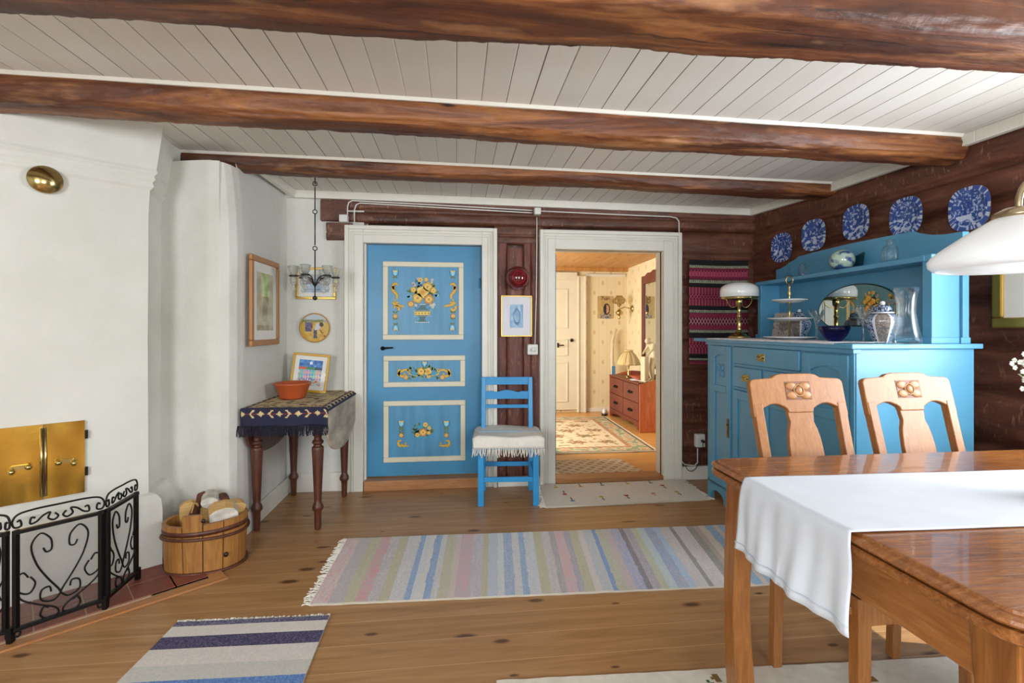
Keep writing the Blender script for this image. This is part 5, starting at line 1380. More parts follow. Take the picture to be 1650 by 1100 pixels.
mb.grid(lambda a, b: (.068*math.sin(PI*b)*math.cos(2*PI*a), .068*math.sin(PI*b)*math.sin(2*PI*a), -.064*math.cos(PI*b)), 40, 24, col=globe_col); o = mb.build('china_globe', loc=(gp[0], gp[1], SHZ+.064)); tag(o, 'pale green and blue china ball vase on the middle of the blue shelf', 'china vase')
mb = MB(CHINA); mb.lathe([(.022, -.0635), (.026, -.0635), (.024, -.056), (.02, -.056)], 20); mb.build('foot_ring', o)
tp = puts(1378, .555); mb = MB(TEALG); mb.prism([(-.05, 0), (.05, 0), (.052, .10), (.0, .085), (-.052, .10)], 'xz', -.006, .006); o = mb.build('teal_glass_dish', loc=tp, rot=(-.12, 0, SR)); tag(o, 'teal glass dish propped behind the china ball vase on the blue shelf', 'glass dish')
mb = MB(GLASS); mb.lathe([(0, .003), (.036, .003), (.038, .008), (.038, .075), (.030, .092), (.016, .100), (.015, .118), (.022, .122), (.022, .130), (.014, .130), (.012, .100), (.026, .090), (.033, .073), (.033, .012), (0, .012)], 8); o = mb.build('glass_decanter', loc=puts(1434, .50), bevel=.001); tag(o, 'faceted clear glass decanter near the right end of the blue shelf', 'decanter')
# plates on the wall
def plate_art(sd):
    def f(a, b):
        r = math.hypot(2*a-1, 2*b-1)
        if r > .86: return '#b9c4dc' if nz(math.atan2(2*b-1, 2*a-1)*9, sd) > .1 else '#3a559e'
        n = nz(a*15+sd, b*15, sd)+.6*nz(a*36, b*36, sd)
        if b < .45 and nz(a*6+sd*2, b*8) > .12: return '#bcc9e2'
        return '#2c4a90' if n < .08 else ('#5773b0' if n < .3 else '#a9b8d6')
    return f
PLn = ['smallest-looking blue and white wall plate, nearest the room corner', 'blue and white wall plate second from the room corner', 'blue and white wall plate in the middle of the row of five above the sideboard', 'blue and white wall plate fourth from the room corner', 'blue and white wall plate nearest the pendant lamp, showing horses']
for k, (u, v) in enumerate(((1265, 399), (1317, 379), (1386, 358), (1467, 349), (1570, 336))):
    (q, an) = wall_at(u, v); R_ = .112
    nrm = Vector((-math.cos(an), -math.sin(an)))
    wpl = tag(bpy.data.objects.new('wall_plate', None), PLn[k], 'plate', 'blue and white plates on the log wall'); COL.objects.link(wpl)
    wpl.location = (q.x-.012, q.y, q.z); wpl.rotation_euler = (0, 0, -PI/2+an*1.0)
    def sup(t, r): c, s = math.cos(t), math.sin(t); e = .72; return (r*abs(c)**e*(1 if c > 0 else -1), r*abs(s)**e*(1 if s > 0 else -1)*1.0)
    mb = MB(CHINA)
    def back(a, b): x, z = sup(2*PI*a, R_*(1-.35*b)); return (x*.9, -.022+.02*b, z)
    mb.grid(back, 48, 4); mb.build('rim', wpl)
    mb = MB(GLAZED)
    def fr_(a, b):
        x, z = sup(2*PI*a, R_*b); return (x*.9, -.0225+(.010*(1-(b/.75)**4) if b < .75 else 0)-.001, z)
    art = plate_art(k*3.7+1)
    mb.grid(fr_, 120, 50, col=lambda a, b: art(.5+sup(2*PI*a, .5*b)[0], .5+sup(2*PI*a, .5*b)[1]), smooth=True); mb.build('decorated_face', wpl, recalc=False)
# picture on the right wall
def art_fig(a, b):
    n = nz(a*5, b*5, 6)+.5*nz(a*14, b*14)
    return '#c9584a' if n > .3 else ('#e0b39a' if n > .05 else ('#8a7fa8' if n > -.25 else '#d9cfc4'))
picture('framed_print', 'green and gold framed colourful print beside the sideboard, behind the pendant lamp', .50, .52, .050, .085, art_fig, GOLD, (2.658, 2.127-.25, 1.515), -PI/2+.055, depth=.022)
fo = bpy.context.scene.objects[-1]
# ================================================================ WALL TAPESTRY
def tap(a, b):
    y = 1-b
    blk, crm = '#1c191b', '#a3a68f'
    bands = [(0, .045, 'k'), (.045, .075, 'c'), (.075, .18, 'r'), (.18, .215, 'c'), (.215, .255, 'k'), (.255, .42, 'R'), (.42, .455, 'k'), (.455, .49, 'c'), (.49, .64, 'D'), (.64, .67, 'c'), (.67, .72, 'k'), (.72, .865, 'R'), (.865, .90, 'k'), (.90, .925, 'c'), (.925, 1.01, 'r')]
    y = y*.955
    for lo, hi, t_ in bands:
        if lo <= y < hi:
            f = (y-lo)/(hi-lo); x = a*19
            if t_ == 'k': return blk
            if t_ == 'c':
                g = abs((x*1.6 % 1)-.5)*2; return crm if abs(abs(f-.5)*2-g) < .45 and .12 < f < .88 else ('#3a3a34' if .1 < f < .9 else blk)
            fx = x % 1
            pk, dk, rd = '#a83a5c', '#4e1426', '#c05a6c'
            if t_ == 'r':
                if f < .22 or f > .80: return '#8a2748' if int(x*4) % 2 else '#4e1630'
                return rd if fx < .28 and .28 < f < .74 else (dk if fx < .42 or fx > .86 else pk)
            if t_ == 'R':
                if f < .36 or f > .66:
                    return rd if fx < .3 else (blk if fx < .46 or fx > .9 else '#962f52')
                g = abs(fx-.5)*2; return '#c0506c' if abs(abs(f-.51)/.13-g) < .25 else '#5e1a34'
            if f < .30 or f > .72: return '#9c2f52' if (int(x*3)+int(f*20)) % 2 else '#6a1c38'
            g = abs(fx-.5)*2; return '#d08a90' if abs(abs(f-.51)/.19-g) < .2 else '#43101f'
    return blk
mb = MB(WOVEN); tw = 2.429-1.913
mb.grid(lambda a, b: (tw*a, -.004*math.sin(a*8), .86*b-.004*math.sin(a*3)), 190, 170, col=tap, smooth=True)
o = mb.build('wall_tapestry', loc=(1.913, YF-.062, .965), recalc=False, solid=.004); tag(o, 'crimson and black striped woven hanging on the log wall above the socket', 'wall hanging')
# ================================================================ DINING TABLE
TZ = .81
dt = thing('dining_table', 'large varnished oak dining table with white runner in the right foreground', 'dining table', (1.58, 1.10, 0), -.008)
X0, X1, Y0, Y1 = -.735, .80, -.475, .485
def rrect(x0, x1, y0, y1, r, n=6):
    P = []
    for cx_, cy_, a0 in ((x1-r, y1-r, 0), (x0+r, y1-r, PI/2), (x0+r, y0+r, PI), (x1-r, y0+r, 1.5*PI)):
        for i in range(n+1): a = a0+PI/2*i/n; P.append((cx_+r*math.cos(a), cy_+r*math.sin(a)))
    return P
def slab(mb, layers, r=.06):
    rings = []
    for off, z in layers: rings.append([mb.v((x, y, z)) for x, y in rrect(X0+off, X1-off, Y0+off, Y1-off, max(.02, r-off))])
    for A, B in zip(rings, rings[1:]):
        n = len(A)
        for i in range(n): mb.face([A[i], A[(i+1) % n], B[(i+1) % n], B[i]])
    mb.face(rings[0][::-1]); mb.face(rings[-1])
mb = MB(OAKX); slab(mb, [(.02, TZ-.024), (.004, TZ-.021), (.0, TZ-.016), (.002, TZ-.010), (.010, TZ-.007), (.020, TZ-.006), (.022, TZ-.001), (.026, TZ)]); mb.build('tabletop', dt)
mb = MB(OAKX); slab(mb, [(.03, TZ-.058), (.022, TZ-.056), (.010, TZ-.050), (.003, TZ-.045), (.001, TZ-.030), (.006, TZ-.0265)]); mb.build('draw_leaf', dt)
mb = MB(OAKX); a = .055
mb.box(X0+a, X1-a, Y0+a, Y0+a+.024, TZ-.155, TZ-.058); mb.box(X0+a, X1-a, Y1-a-.024, Y1-a, TZ-.155, TZ-.058); mb.box(X1-a-.024, X1-a, Y0+a, Y1-a, TZ-.155, TZ-.058)
mb.build('apron', dt, bevel=.003)
mb = MB(wood('oak_varnish_y', '#7a4520', '#9c6230', '#b97f46', .3, axis=1, scale=9)); mb.box(X0+a, X0+a+.024, Y0+a+.06, Y1-a-.06, TZ-.165, TZ-.058); mb.build('end_apron', dt, bevel=.003)
for sx_, sy_ in ((-1, -1), (-1, 1), (1, -1), (1, 1)):
    x = (X0+a+.035) if sx_ < 0 else (X1-a-.035); y = (Y0+a+.035) if sy_ < 0 else (Y1-a-.035)
    mb = MB(OAK); n = 14; prev = None
    for i in range(n+1):
        t_ = i/n; z = TZ-.058-(TZ-.066)*t_
        w_ = .080-.012*math.sin(PI*min(1, t_*1.2))+(-.018*t_); off = .012*math.sin(PI*t_*1.1)*(1)+.010*t_
        cxx, cyy = sx_*off, sy_*off
        R = [mb.v((cxx+i_*w_/2, cyy+j_*w_/2, z)) for i_, j_ in ((-1, -1), (1, -1), (1, 1), (-1, 1))]
        if prev:
            for k in range(4): mb.face([prev[k], prev[(k+1) % 4], R[(k+1) % 4], R[k]], None, False)
        else: mb.face(R)
        prev = R
    mb.face(prev[::-1]); mb.build('leg', dt, loc=(x, y, 0), bevel=.004)
# runner
mb = MB(CLOTH); RYa, RYb = .958, 1.345
def runner(a, b):
    L = a*1.80; y = RYa+(RYb-RYa)*b
    hang = .225
    if L < hang:
        d = hang-L; f = d/hang
        z = TZ+.003-d+.012*f; x = .836-.010*f-.006*math.sin(b*17+f*2)*f-.004*math.sin(b*39)*f-.018*math.sin(PI*b)*f
        if d < .02: x = .842-.006*(d/.02)
        y += (.006*math.sin(f*5))*(1 if b > .5 else -1)+(b-.5)*.05*f
        return (x, y-.008*(L < hang)*0, z)
    x = .842+(L-hang); return (x, y-.02*(x-.84)*1.6, TZ+.004+.0015*nz(x*5, y*5))
mb.grid(runner, 120, 56); o = mb.build('table_runner', recalc=False, solid=.003); tag(o, 'plain white cloth runner lying along the oak dining table and hanging over its end', 'table runner')
mb = MB(plain('hem_cloth', '#c7cfdb', .9)); mb.tube([tuple(Vector(runner(.012, i/60))+Vector((-.003, 0, 0))) for i in range(61)], .0022, 5); mb.build('hem', o)
# dining chairs
def dining_chair(label, loc, rz, light):
    w1 = OAKL if light else OAK
    wf = MATS['chair_face']
    c = thing('dining_chair', label, 'chair', loc, rz, 'carved oak dining chairs behind the table')
    HW = .170; yb0 = 0.0
    def yy(z): return yb0+.0+.16*max(0, z-.5)/.57*.9
    for s in (-1, 1):
        mb = MB(wf); 
        for (z0, x0, z1, x1) in ((0, HW-.004, .5, HW), (.5, HW, .95, HW+.008)):
            ya, yb_ = (.02, 0) if z0 == 0 else (0, yy(.95))
            mb.bar((s*x0, ya, z0), (s*x1, yb_, z1), .034, .034 if z0 == 0 else .030, None, .036, .030)
        mb.build('back_leg', c, bevel=.003)
    for s in (-1, 1):
        mb = MB(OAK); mb.bar((s*.185, -.375, 0), (s*.185, -.372, .47), .036, .036, None, .044, .044); mb.build('front_leg', c, bevel=.004)
    mb = MB(OAK); mb.box(-.18, .18, -.385, -.360, .385, .465)
    for s in (-1, 1): mb.bar((s*.175, -.37, .425), (s*HW, 0, .425), .022, .075)
    mb.box(-.165, .165, -.012, .012, .39, .465); mb.build('seat_frame', c, bevel=.003)
    mb = MB(LEATHER); mb.prism([(-.203, -.395), (.203, -.395), (.180, .012), (-.180, .012)], 'xy', .462, .495); mb.build('seat', c, bevel=.012)
    # crest rail with arched underside: shape in x,z then leaned back
    h0, ztop = .936, 1.068; W_ = HW+.030
    crest_ = [(-W_, .90), (-W_, 1.030), (-W_+.006, 1.042), (-W_+.018, 1.047), (-.105, 1.052), (-.085, 1.064), (-.06, ztop), (.06, ztop), (.085, 1.064), (.105, 1.052), (W_-.018, 1.047), (W_-.006, 1.042), (W_, 1.030), (W_, .90), (W_-.039, .90), (W_-.039, .932)]
    crest_ += [(W_-.039-(W_-.039-.058)*i/8, .932+.018*math.sin(PI*i/8)) for i in range(1, 8)]
    crest_ += [(.056, .930), (.052, .915), (-.052, .915), (-.056, .930)]
    crest_ += [(-.058-(W_-.039-.058)*i/8, .932+.018*math.sin(PI*i/8)) for i in range(1, 8)]
    crest_ += [(-W_+.039, .932), (-W_+.039, .90)]
    LM = Matrix.Translation((0, yy(.90), .90)) @ Matrix.Rotation(-.245, 4, 'X') @ Matrix.Translation((0, 0, -.90))
    mb = MB(wf); mb.M = LM; mb.prism(crest_, 'xz', -.013, .013); cr = mb.build('crest_rail', c, bevel=.004)
    mb = MB(MATS['chair_carving']); mb.M = LM
    mb.box(-.054, .054, -.0142, -.010, .964, 1.036, MATS['carving_ground'])
    for sx_ in (-1, 1):
        for sz_ in (-1, 1):
            mb.ball((sx_*.029, -.0140, 1.0+sz_*.0175), .0245, seg=14, rings=8, sc=(1, .20, .66))
            mb.tube([(sx_*x, -.0150, 1.0+sz_*z) for x, z in ((.012, .006), (.028, .022), (.048, .030))], .0018, 5)
    mb.ball((0, -.016, 1.0), .016, seg=14, rings=8, sc=(1, .45, 1))
    mb.tube([(.021*math.cos(i*PI/8), -.0165, 1.0+.022*math.sin(i*PI/8)) for i in range(16)], .0028, 5, closed=True)
    mb.build('carved_flower', cr)
    # splat
    half = [(.054, .92), (.053, .90), (.050, .88), (.054, .865), (.060, .85), (.066, .82), (.070, .78), (.072, .70), (.066, .60), (.060, .47)]
    pts = [(x, z) for x, z in half]+[(-x, z) for x, z in half[::-1]]
    mb = MB(wf); mb.M = Matrix.Translation((0, yy(.92)+.0, .92)) @ Matrix.Rotation(-.245, 4, 'X') @ Matrix.Translation((0, 0, -.92))
    mb.prism(pts, 'xz', -.008, .010); mb.build('back_splat', c, bevel=.003)
    return c
wood('chair_face', '#875228', '#9f6838', '#b07c48', .38, axis=2, scale=9)
plain('carving_ground', '#6e3f1e', .5)
plain('chair_carving', '#a5703f', .4, var=.2, vscale=30)
dining_chair('carved oak dining chair nearest the blue sideboard doors, left of the two', (1.338, 1.665, .008), .02, False)
dining_chair('carved oak dining chair in front of the pale blue sideboard end, right of the two', (1.815, 1.66, .008), .02, True)
# ================================================================ PENDANT LAMP
q = at_z(1641, 400, 1.47); Fp = 1.30; r_ = (1641-825)/F_PX
px, py = r_*Fp*cY+Fp*sY, -r_*Fp*sY+Fp*cY
pn = thing('pendant_lamp', 'white opal glass bell shade lamp on a curved brass arm over the dining table', 'ceiling lamp', (px, py, 0))
mb = MB(SHADE); mb.lathe([(.045, 1.552), (.070, 1.535), (.110, 1.508), (.150, 1.478), (.178, 1.455), (.188, 1.440), (.186, 1.425), (.172, 1.412), (.168, 1.414), (.180, 1.428), (.180, 1.440), (.170, 1.452), (.145, 1.470), (.105, 1.500), (.066, 1.527), (.045, 1.545)], 56); 
OP = NT('thin_opal'); OP.setp(lin('#f3f5f5'), .12)
tl_ = OP.n('ShaderNodeBsdfTranslucent'); tl_.inputs[0].default_value = (.95, .96, .96, 1); mx = OP.n('ShaderNodeMixShader'); mx.inputs[0].default_value = .35
tr_ = OP.n('ShaderNodeBsdfTransparent'); mx2 = OP.n('ShaderNodeMixShader'); mx2.inputs[0].default_value = .18
OP.l(OP.b.outputs[0], mx.inputs[1]); OP.l(tl_.outputs[0], mx.inputs[2]); OP.l(mx.outputs[0], mx2.inputs[1]); OP.l(tr_.outputs[0], mx2.inputs[2]); OP.l(mx2.outputs[0], OP.t.nodes['Material Output'].inputs[0])
sh = mb.build('lamp_shade', pn, mat=None); sh.data.materials[0] = OP.m
SATB = plain('satin_brass', '#a8977a', .3, .9)
mb = MB(SATB); mb.lathe([(0, 1.575), (.030, 1.573), (.052, 1.560), (.054, 1.545), (.048, 1.545), (0, 1.555)], 32)
mb.tube([(x, 0, z) for x, z in sm([(.0, 1.57), (.002, 1.60), (.02, 1.635), (.06, 1.66), (.12, 1.665), (.20, 1.66)])], .008, 10)
mb.tube([(.20, 0, 1.60), (.20, 0, zc(1.6)+.0)], .010, 10); mb.lathe([(0, -.03), (.05, -.03), (.055, 0), (0, 0)], 24, (.20, 0, zc(px+.2))); mb.build('brass_arm', pn)
mb = MB(PLASTIC); mb.lathe([(0, 1.55), (.018, 1.55), (.018, 1.505), (0, 1.505)], 16); mb.build('lamp_holder', pn)
mb = MB(GLASS); mb.lathe([(.012, 1.505), (.016, 1.490), (.024, 1.472), (.025, 1.458), (.018, 1.442), (0, 1.436)], 20); bu = mb.build('light_bulb', pn)
mb = MB(GOLD); 
for k in range(4): mb.tube([(.006*math.cos(k*1.57), .006*math.sin(k*1.57), 1.50), (.009*math.cos(k*1.57), .009*math.sin(k*1.57), 1.455)], .001, 4)
mb.build('filament', bu)
# ================================================================ FLOWERS
vs = thing('flower_bouquet', 'small white flowers on thin stems at the right edge above the dining table', 'flowers', (1.585, 1.10, TZ+.008))
mb = MB(CHINA); mb.lathe([(0, 0), (.035, 0), (.05, .03), (.052, .08), (.032, .13), (.036, .15), (.03, .15), (.028, .13), (.045, .08), (.03, .012), (0, .01)], 24); mb.build('vase', vs)
random.seed(21)
tips = [(-.120, -.01, .275), (-.098, .02, .345), (-.075, .0, .30), (-.03, .03, .36), (.03, -.02, .34), (.07, .02, .29), (-.02, -.03, .28)]
ms, mp, ml_ = MB(GREENL), MB(PETAL), MB(GREENL)
for tx, ty, tz in tips:
    ms.tube([(a, b, c_) for a, b, c_ in ((0, 0, .10), (tx*.25, ty*.3, .17), (tx*.75, ty*.7, tz*.85), (tx, ty, tz))], .0016, 5)
    for k in range(16):
        d_ = Vector((random.gauss(0, .013), random.gauss(0, .013), random.gauss(0, .016)))
        c0 = Vector((tx, ty, tz))+d_
        for j in range(5):
            a = j*1.2566+k; mp.ball(c0+Vector((.0042*math.cos(a), 0, .0042*math.sin(a))), .0030, seg=6, rings=4)
    for k in range(5):
        a = random.uniform(0, 6.28); b0 = Vector((tx, ty, tz))*.85; e = b0+Vector((.03*math.cos(a), .03*math.sin(a), .02)); n_ = Vector((-.006*math.sin(a), .006*math.cos(a), 0))
        ml_.face([ml_.v(b0), ml_.v((b0+e)/2+n_), ml_.v(e), ml_.v((b0+e)/2-n_)])
ms.build('stems', vs); mp.build('blossoms', vs); ml_.build('leaves', vs)
# ================================================================ HALL THINGS
dq = thing('chest_of_drawers', 'small reddish brown chest of drawers seen through the open doorway', 'chest of drawers', (2.195, 5.66, 0), .0)
# front plane faces -x; runs y 0..1.05, depth x 0..0.34
HZ = .60
mb = MB(REDW); mb.box(.014, .33, .02, 1.16, .10, HZ-.02); mb.build('carcass', dq)
mb = MB(REDWLIT); mb.prism([(.0, .0), (.335, .0), (.335, HZ+.05), (.20, HZ+.03), (.10, HZ), (.0, HZ-.02)], 'xz', .0, .022); mb.build('side_panel', dq, bevel=.003)
mb = MB(REDWLIT); mb.prism([(.0, .0), (.335, .0), (.335, HZ+.05), (.20, HZ+.03), (.10, HZ), (.0, HZ-.02)], 'xz', 1.16, 1.182); mb.build('side_panel', dq, bevel=.003)
mb = MB(REDW); mb.box(-.008, .315, .022, 1.16, HZ-.022, HZ-.002); mb.build('top_board', dq, bevel=.003)
mb = MB(REDW); n = 24
pts = [(.02, .02), (.10, .02)]+[(.10+.96*i/n, .045+.028*abs(math.sin(2*PI*i/n))) for i in range(n+1)]+[(1.08, .02), (1.16, .02), (1.16, .12), (.02, .12)]
mb.prism(pts, 'yz', .004, .02); mb.build('scalloped_apron', dq)
for i in range(2):
    for j in range(2):
        y0 = .035+i*.565; z0 = .13+j*.225
        mb = MB(REDW); mb.box(-.004, .016, y0, y0+.545, z0, z0+.21); dr = mb.build('drawer', dq, bevel=.006)
        mb = MB(IRON); yc_ = y0+.27
        mb.tube([(-.004, yc_-.06, z0+.105), (-.024, yc_-.045, z0+.098), (-.026, yc_, z0+.092), (-.024, yc_+.045, z0+.098), (-.004, yc_+.06, z0+.105)], .009, 6); mb.box(-.006, -.003, yc_-.07, yc_+.07, z0+.09, z0+.12); mb.build('handle', dr)
mb = MB(REDW); mb.prism([(.022, HZ-.01), (1.16, HZ-.01), (1.16, HZ+.05)]+[(1.16-1.138*i/16, HZ+.05+.025*math.sin(PI*i/16)) for i in range(17)], 'yz', .315, .335); mb.build('gallery_board', dq)
dz = HZ-.002
# doily, bowl, lamp, figure
mb = MB(LACE); mb.lathe([(0, 0), (.12, 0), (.125, .002), (0, .003)], 24); o = mb.build('doily', loc=(2.33, 6.02, dz+.001)); tag(o, 'round lace doily on the reddish chest of drawers', 'doily')
mb = MB(TERRA); mb.lathe([(0, .004), (.04, .004), (.05, 0), (.10, .03), (.13, .045), (.128, .05), (.09, .036), (0, .012)], 28); o = mb.build('orange_dish', loc=(2.33, 6.02, dz+.005)); tag(o, 'shallow orange dish on the chest of drawers in the hall', 'dish')
tl2 = thing('table_lamp', 'brass table lamp with scalloped cream fabric shade on the hall chest of drawers', 'table lamp', (2.31, 6.36, dz))
mb = MB(BRASS); mb.lathe([(0, 0), (.05, 0), (.05, .012), (.02, .02), (.01, .035), (.02, .06), (.008, .08), (.008, .14), (.018, .16), (.008, .18), (.006, .34), (0, .34)], 18); mb.build('stem', tl2)
mb = MB(plain('lamp_cream', '#c9b27c', .7, var=.1)); 
mb.lathe([(.055, .345), (.062, .335), (.09, .31), (.13, .25), (.150, .19), (.150, .17)], 48, ripple=(10, .05)); mb.lathe([(.05, .35), (.056, .35), (.056, .37), (.05, .37)], 20); sh2 = mb.build('lamp_shade', tl2, solid=.003)
mb = MB(BLACKW)
for k in range(10):
    a = 2*PI*(k+.5)/10; mb.tube([(r*.955*math.cos(a), r*.955*math.sin(a), z) for r, z in ((.063, .336), (.091, .311), (.131, .251), (.151, .19))], .0025, 4)
mb.build('shade_ribs', sh2)
# figurine: bending figure
me = bpy.data.meshes.new('figurine')
V = [(0, 0, .30), (0, -.005, .36), (.0, .01, .42), (.0, .035, .46), (.0, .06, .475), (.0, .085, .485),            # pelvis, waist, chest, neck base, neck, head
     (-.045, .03, .45), (-.06, .07, .38), (-.045, .13, .33), (.045, .03, .45), (.06, .07, .38), (.045, .13, .33),   # arms
     (-.035, .0, .28), (-.04, .03, .16), (-.038, .0, .02), (-.04, .04, .006), (.035, .0, .28), (.045, .05, .17), (.04, .035, .02), (.042, .075, .006)]
V = [(x, -y, z) for x, y, z in V]
E_ = [(0, 1), (1, 2), (2, 3), (3, 4), (4, 5), (3, 6), (6, 7), (7, 8), (3, 9), (9, 10), (10, 11), (0, 12), (12, 13), (13, 14), (14, 15), (0, 16), (16, 17), (17, 18), (18, 19)]
me.from_pydata(V, E_, []); fo_ = bpy.data.objects.new('figurine', me); COL.objects.link(fo_)
md = fo_.modifiers.new('skin', 'SKIN'); RAD = [.045, .036, .046, .030, .018, .034, .022, .016, .011, .022, .016, .011, .036, .026, .014, .012, .036, .026, .014, .012]
for i, sv_ in enumerate(me.skin_vertices[0].data): sv_.radius = (RAD[i], RAD[i])
me.skin_vertices[0].data[0].use_root = True
fo_.modifiers.new('sub', 'SUBSURF').render_levels = 2; me.materials.append(STATUE)
fo_.location = (2.44, 5.84, dz+.012); fo_.rotation_euler = (0, 0, -1.25); tag(fo_, 'ivory coloured figurine of a bending figure on the hall chest of drawers', 'figurine')
mb = MB(STATUE); mb.ball((0, -.088, .492), .036, seg=14, rings=10, sc=(.9, 1.05, 1.1)); mb.ball((0, -.06, .512), .02, seg=10, rings=6); mb.build('head', fo_)
mb = MB(STATUE); mb.prism([(-.04, -.10), (.04, -.10), (.04, -.17), (-.04, -.17)], 'xy', .0, .30); mb.box(-.07, .07, -.18, .06, -.012, .006); mb.build('pedestal', fo_, bevel=.01)
# hall mirror on right wall (wall face between (2.587,7.2) and (2.50,4.10))
def hwx(y): return 2.50+.087*(y-4.1)/3.1
mr = thing('wall_mirror', 'tall mirror in a dark red carved wooden frame on the hall wall', 'mirror', (hwx(5.95)-.002, 5.95, 0), -PI/2-.028)
z0, z1, wm = .74, 1.93, .52
mb = MB(REDW); fw = .07
mb.box(-wm, -wm+fw, -.035, 0, z0, z1); mb.box(wm-fw, wm, -.035, 0, z0, z1); mb.box(-wm+fw, wm-fw, -.035, 0, z0, z0+fw)
pts = [(-wm+fw, z1-fw), (wm-fw, z1-fw), (wm, z1)]+[(wm-2*wm*i/20, z1+.03+.05*math.sin(PI*i/20)+.012*math.cos(i*1.6)) for i in range(21)]+[(-wm, z1)]
mb.prism(pts, 'xz', -.035, 0); mb.build('frame', mr, bevel=.008)
mb = MB(MIRROR); mb.box(-wm+fw-.005, wm-fw+.005, -.014, -.008, z0+fw-.005, z1-fw+.005); mb.build('mirror_glass', mr)
# poster and sconce
def art_head(a, b):
    if b > .78 and abs(a-.5) < .3: return '#6a5238' if nz(a*22, b*14) > .0 and b > .82 else '#c2a066'
    r = math.hypot((a-.58)/.22, (b-.42)/.26)
    if r < .75 and a > .55: return '#c99a70'
    if r < 1: return '#2b2836'
    if b < .2 and abs(a-.5) < .36: return '#5f6a80' if nz(a*10, b*10) > 0 else '#b5a27c'
    return mixc('#b89a60', '#c8ac74', .5+nz(a*5, b*5))
pa, pb = at_y(963, 477, 7.19), at_y(988, 513, 7.19)
mb = MB(PAINTED); w_, h_ = pb.x-pa.x, pa.z-pb.z
mb.grid(lambda a, b: (-w_/2+w_*a, .0, -h_/2+h_*b), 30, 40, col=art_head, smooth=False); o = mb.build('poster', loc=((pa.x+pb.x)/2, 7.192, (pa.z+pb.z)/2), recalc=False, solid=.003); tag(o, 'tan poster of a dark haired head on the hall wallpaper', 'poster')
sc = at_x(1019, 497, hwx(6.85)); sq = thing('wall_sconce', 'brass oil-lamp style wall sconce with glass shade in the hall corner', 'wall lamp', (hwx(sc.y)-.002, sc.y, sc.z))
mb = MB(BRASS); mb.M = Matrix.Rotation(-PI/2, 4, 'Y'); mb.lathe([(0, 0), (.055, 0), (.05, .015), (.02, .025), (0, .03)], 20); mb.M = Matrix()
mb.tube([(-.02, 0, 0), (-.12, 0, .02), (-.20, 0, -.01)], .008, 6); mb.lathe([(0, -.16), (.012, -.155), (.02, -.13), (.012, -.11), (.04, -.09), (.055, -.06), (.03, -.03), (.012, -.01), (.012, .03), (.03, .04), (.03, .06), (0, .06)], 20, (-.20, 0, 0)); mb.build('brass_bracket', sq)
mb = MB(glass('smoky_shade', '#cbbf9c', .1, mixt=.4)); mb.lathe([(.03, .06), (.09, .08), (.105, .11), (.08, .15), (.05, .17), (.045, .19)], 24, (-.20, 0, 0)); mb.build('glass_shade', sq)
# bent pale stick in the hall corner
mb = MB(SKIW)
sk0, sk1 = at_y(985, 640, 7.08), at_y(987, 534, 7.15)
P_ = [(at_y(986, 608, 7.1).x-.0, 7.02, .02), (at_y(986, 608, 7.1).x, 7.06, .55), (at_y(986, 575, 7.1).x, 7.10, .85), (at_y(987, 552, 7.13).x, 7.13, 1.08), (at_y(991, 540, 7.12).x, 7.14, 1.19), (at_y(995, 534, 7.1).x, 7.14, 1.25)]
mb.tube(P_, [.03, .03, .028, .026, .02, .008], 6)
o = mb.build('old_ski'); tag(o, 'pale wooden ski with curved tip leaning behind the hall chest of drawers', 'ski')
mb = MB(plain('ski_blue', '#4f86b0', .5)); mb.box(P_[1][0]-.025, P_[1][0]+.025, 7.015, 7.03, .58, .70); mb.build('binding', o)
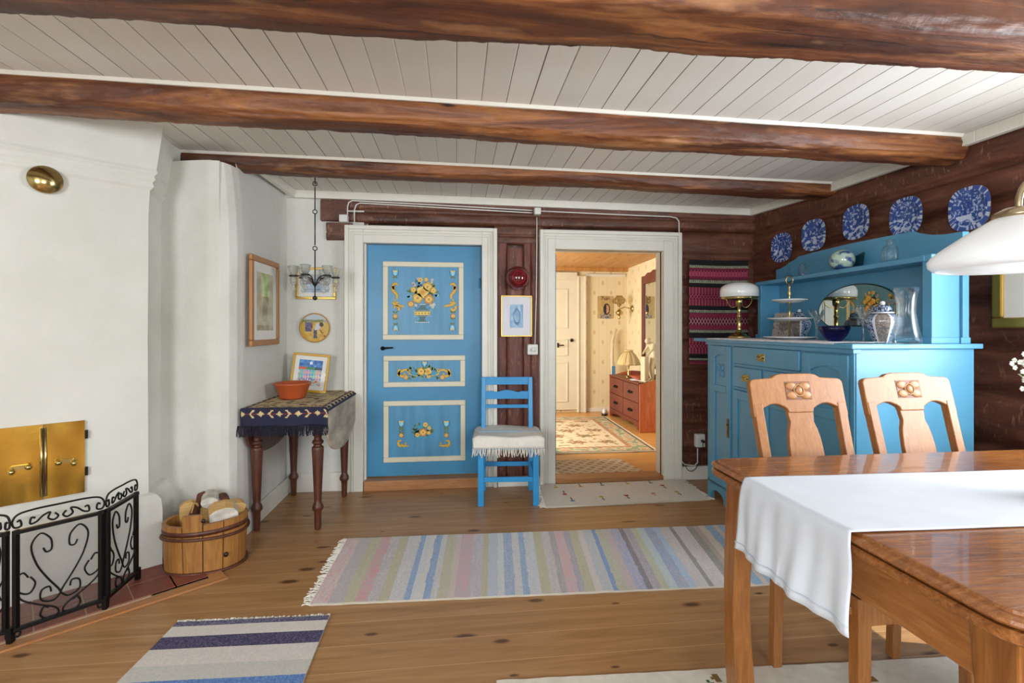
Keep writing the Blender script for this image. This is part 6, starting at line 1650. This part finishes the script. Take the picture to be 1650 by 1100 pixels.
# iron by the chest
qb = at_z(978, 669, 0); ir = thing('shoe', 'black and white shoe on the hall floor beside the chest of drawers', 'shoe', (qb.x-.02, qb.y+.05, 0), 1.2)
mb = MB(BLACKP); mb.lathe([(0, 0), (.10, 0), (.10, .02), (0, .03)], 16, sx=1, sy=.45); mb.build('sole', ir)
mb = MB(CHINA); mb.ball((0, 0, .05), .09, seg=12, rings=8, sc=(1, .42, .5)); mb.build('upper', ir)
# hall rugs
def orient(a, b):
    W_, H_ = 2.0, 2.1; d_ = min((1-a)*W_, b*H_, (1-b)*H_, a*W_)
    n = nz(a*26, b*26, 3)
    if d_ < .03: return '#d8ccb0'
    if d_ < .05: return '#5a4a3a'
    if d_ < .20: return '#8f9c78' if n > .12 else ('#c9a07a' if n < -.15 else '#c8c0a0')
    if d_ < .25: return '#9c5e3a' if int((a*W_+b*H_)*28) % 2 else '#c9a878'
    if d_ < .29: return '#d8ccb0'
    x, y = a*W_*3.1, b*H_*3.1; ix, iy = math.floor(x), math.floor(y); ox = .5*(iy % 2); fx_ = (x+ox) % 1-.5; fy_ = y-iy-.5; r = math.hypot(fx_*1.1, fy_*1.2)
    if r < .10: return '#a85f48' if (ix+iy) % 2 else '#6d7a70'
    if r < .30+.07*math.cos(6*math.atan2(fy_, fx_)): return '#8a6a45' if nz(a*60, b*60) > -.1 else '#c9ae80'
    return '#a58a60' if nz(a*34, b*34, 8) > .27 else '#d9c9a8'
rug('oriental_rug', 'large cream patterned oriental rug on the hall floor', [(-.1, 4.80), (2.06, 4.78), (2.12, 6.74), (0, 6.76)], .008, orient, 200, 200, z0=-.001, wav=.001)
def lattice(a, b):
    x, y = a*.8, b*.5; u_ = (x+y)*9; v_ = (x-y)*9
    fu, fv = u_ % 1, v_ % 1
    if fu < .14 or fv < .14: return '#ddd3c4'
    if .3 < fu < .84 and .3 < fv < .84: return ['#a58a6a', '#9a7468', '#c4b49c'][(int(math.floor(u_))+2*int(math.floor(v_))) % 3] if (int(fu*10)+int(fv*10)) % 2 else '#b9a688'
    return '#d2c6b4'
rug('small_rug', 'beige lattice patterned rug just inside the open doorway', [(.84, 4.05), (1.64, 4.06), (1.55, 4.53), (.84, 4.55)], .007, lattice, 150, 60, z0=-.001, wav=.001)
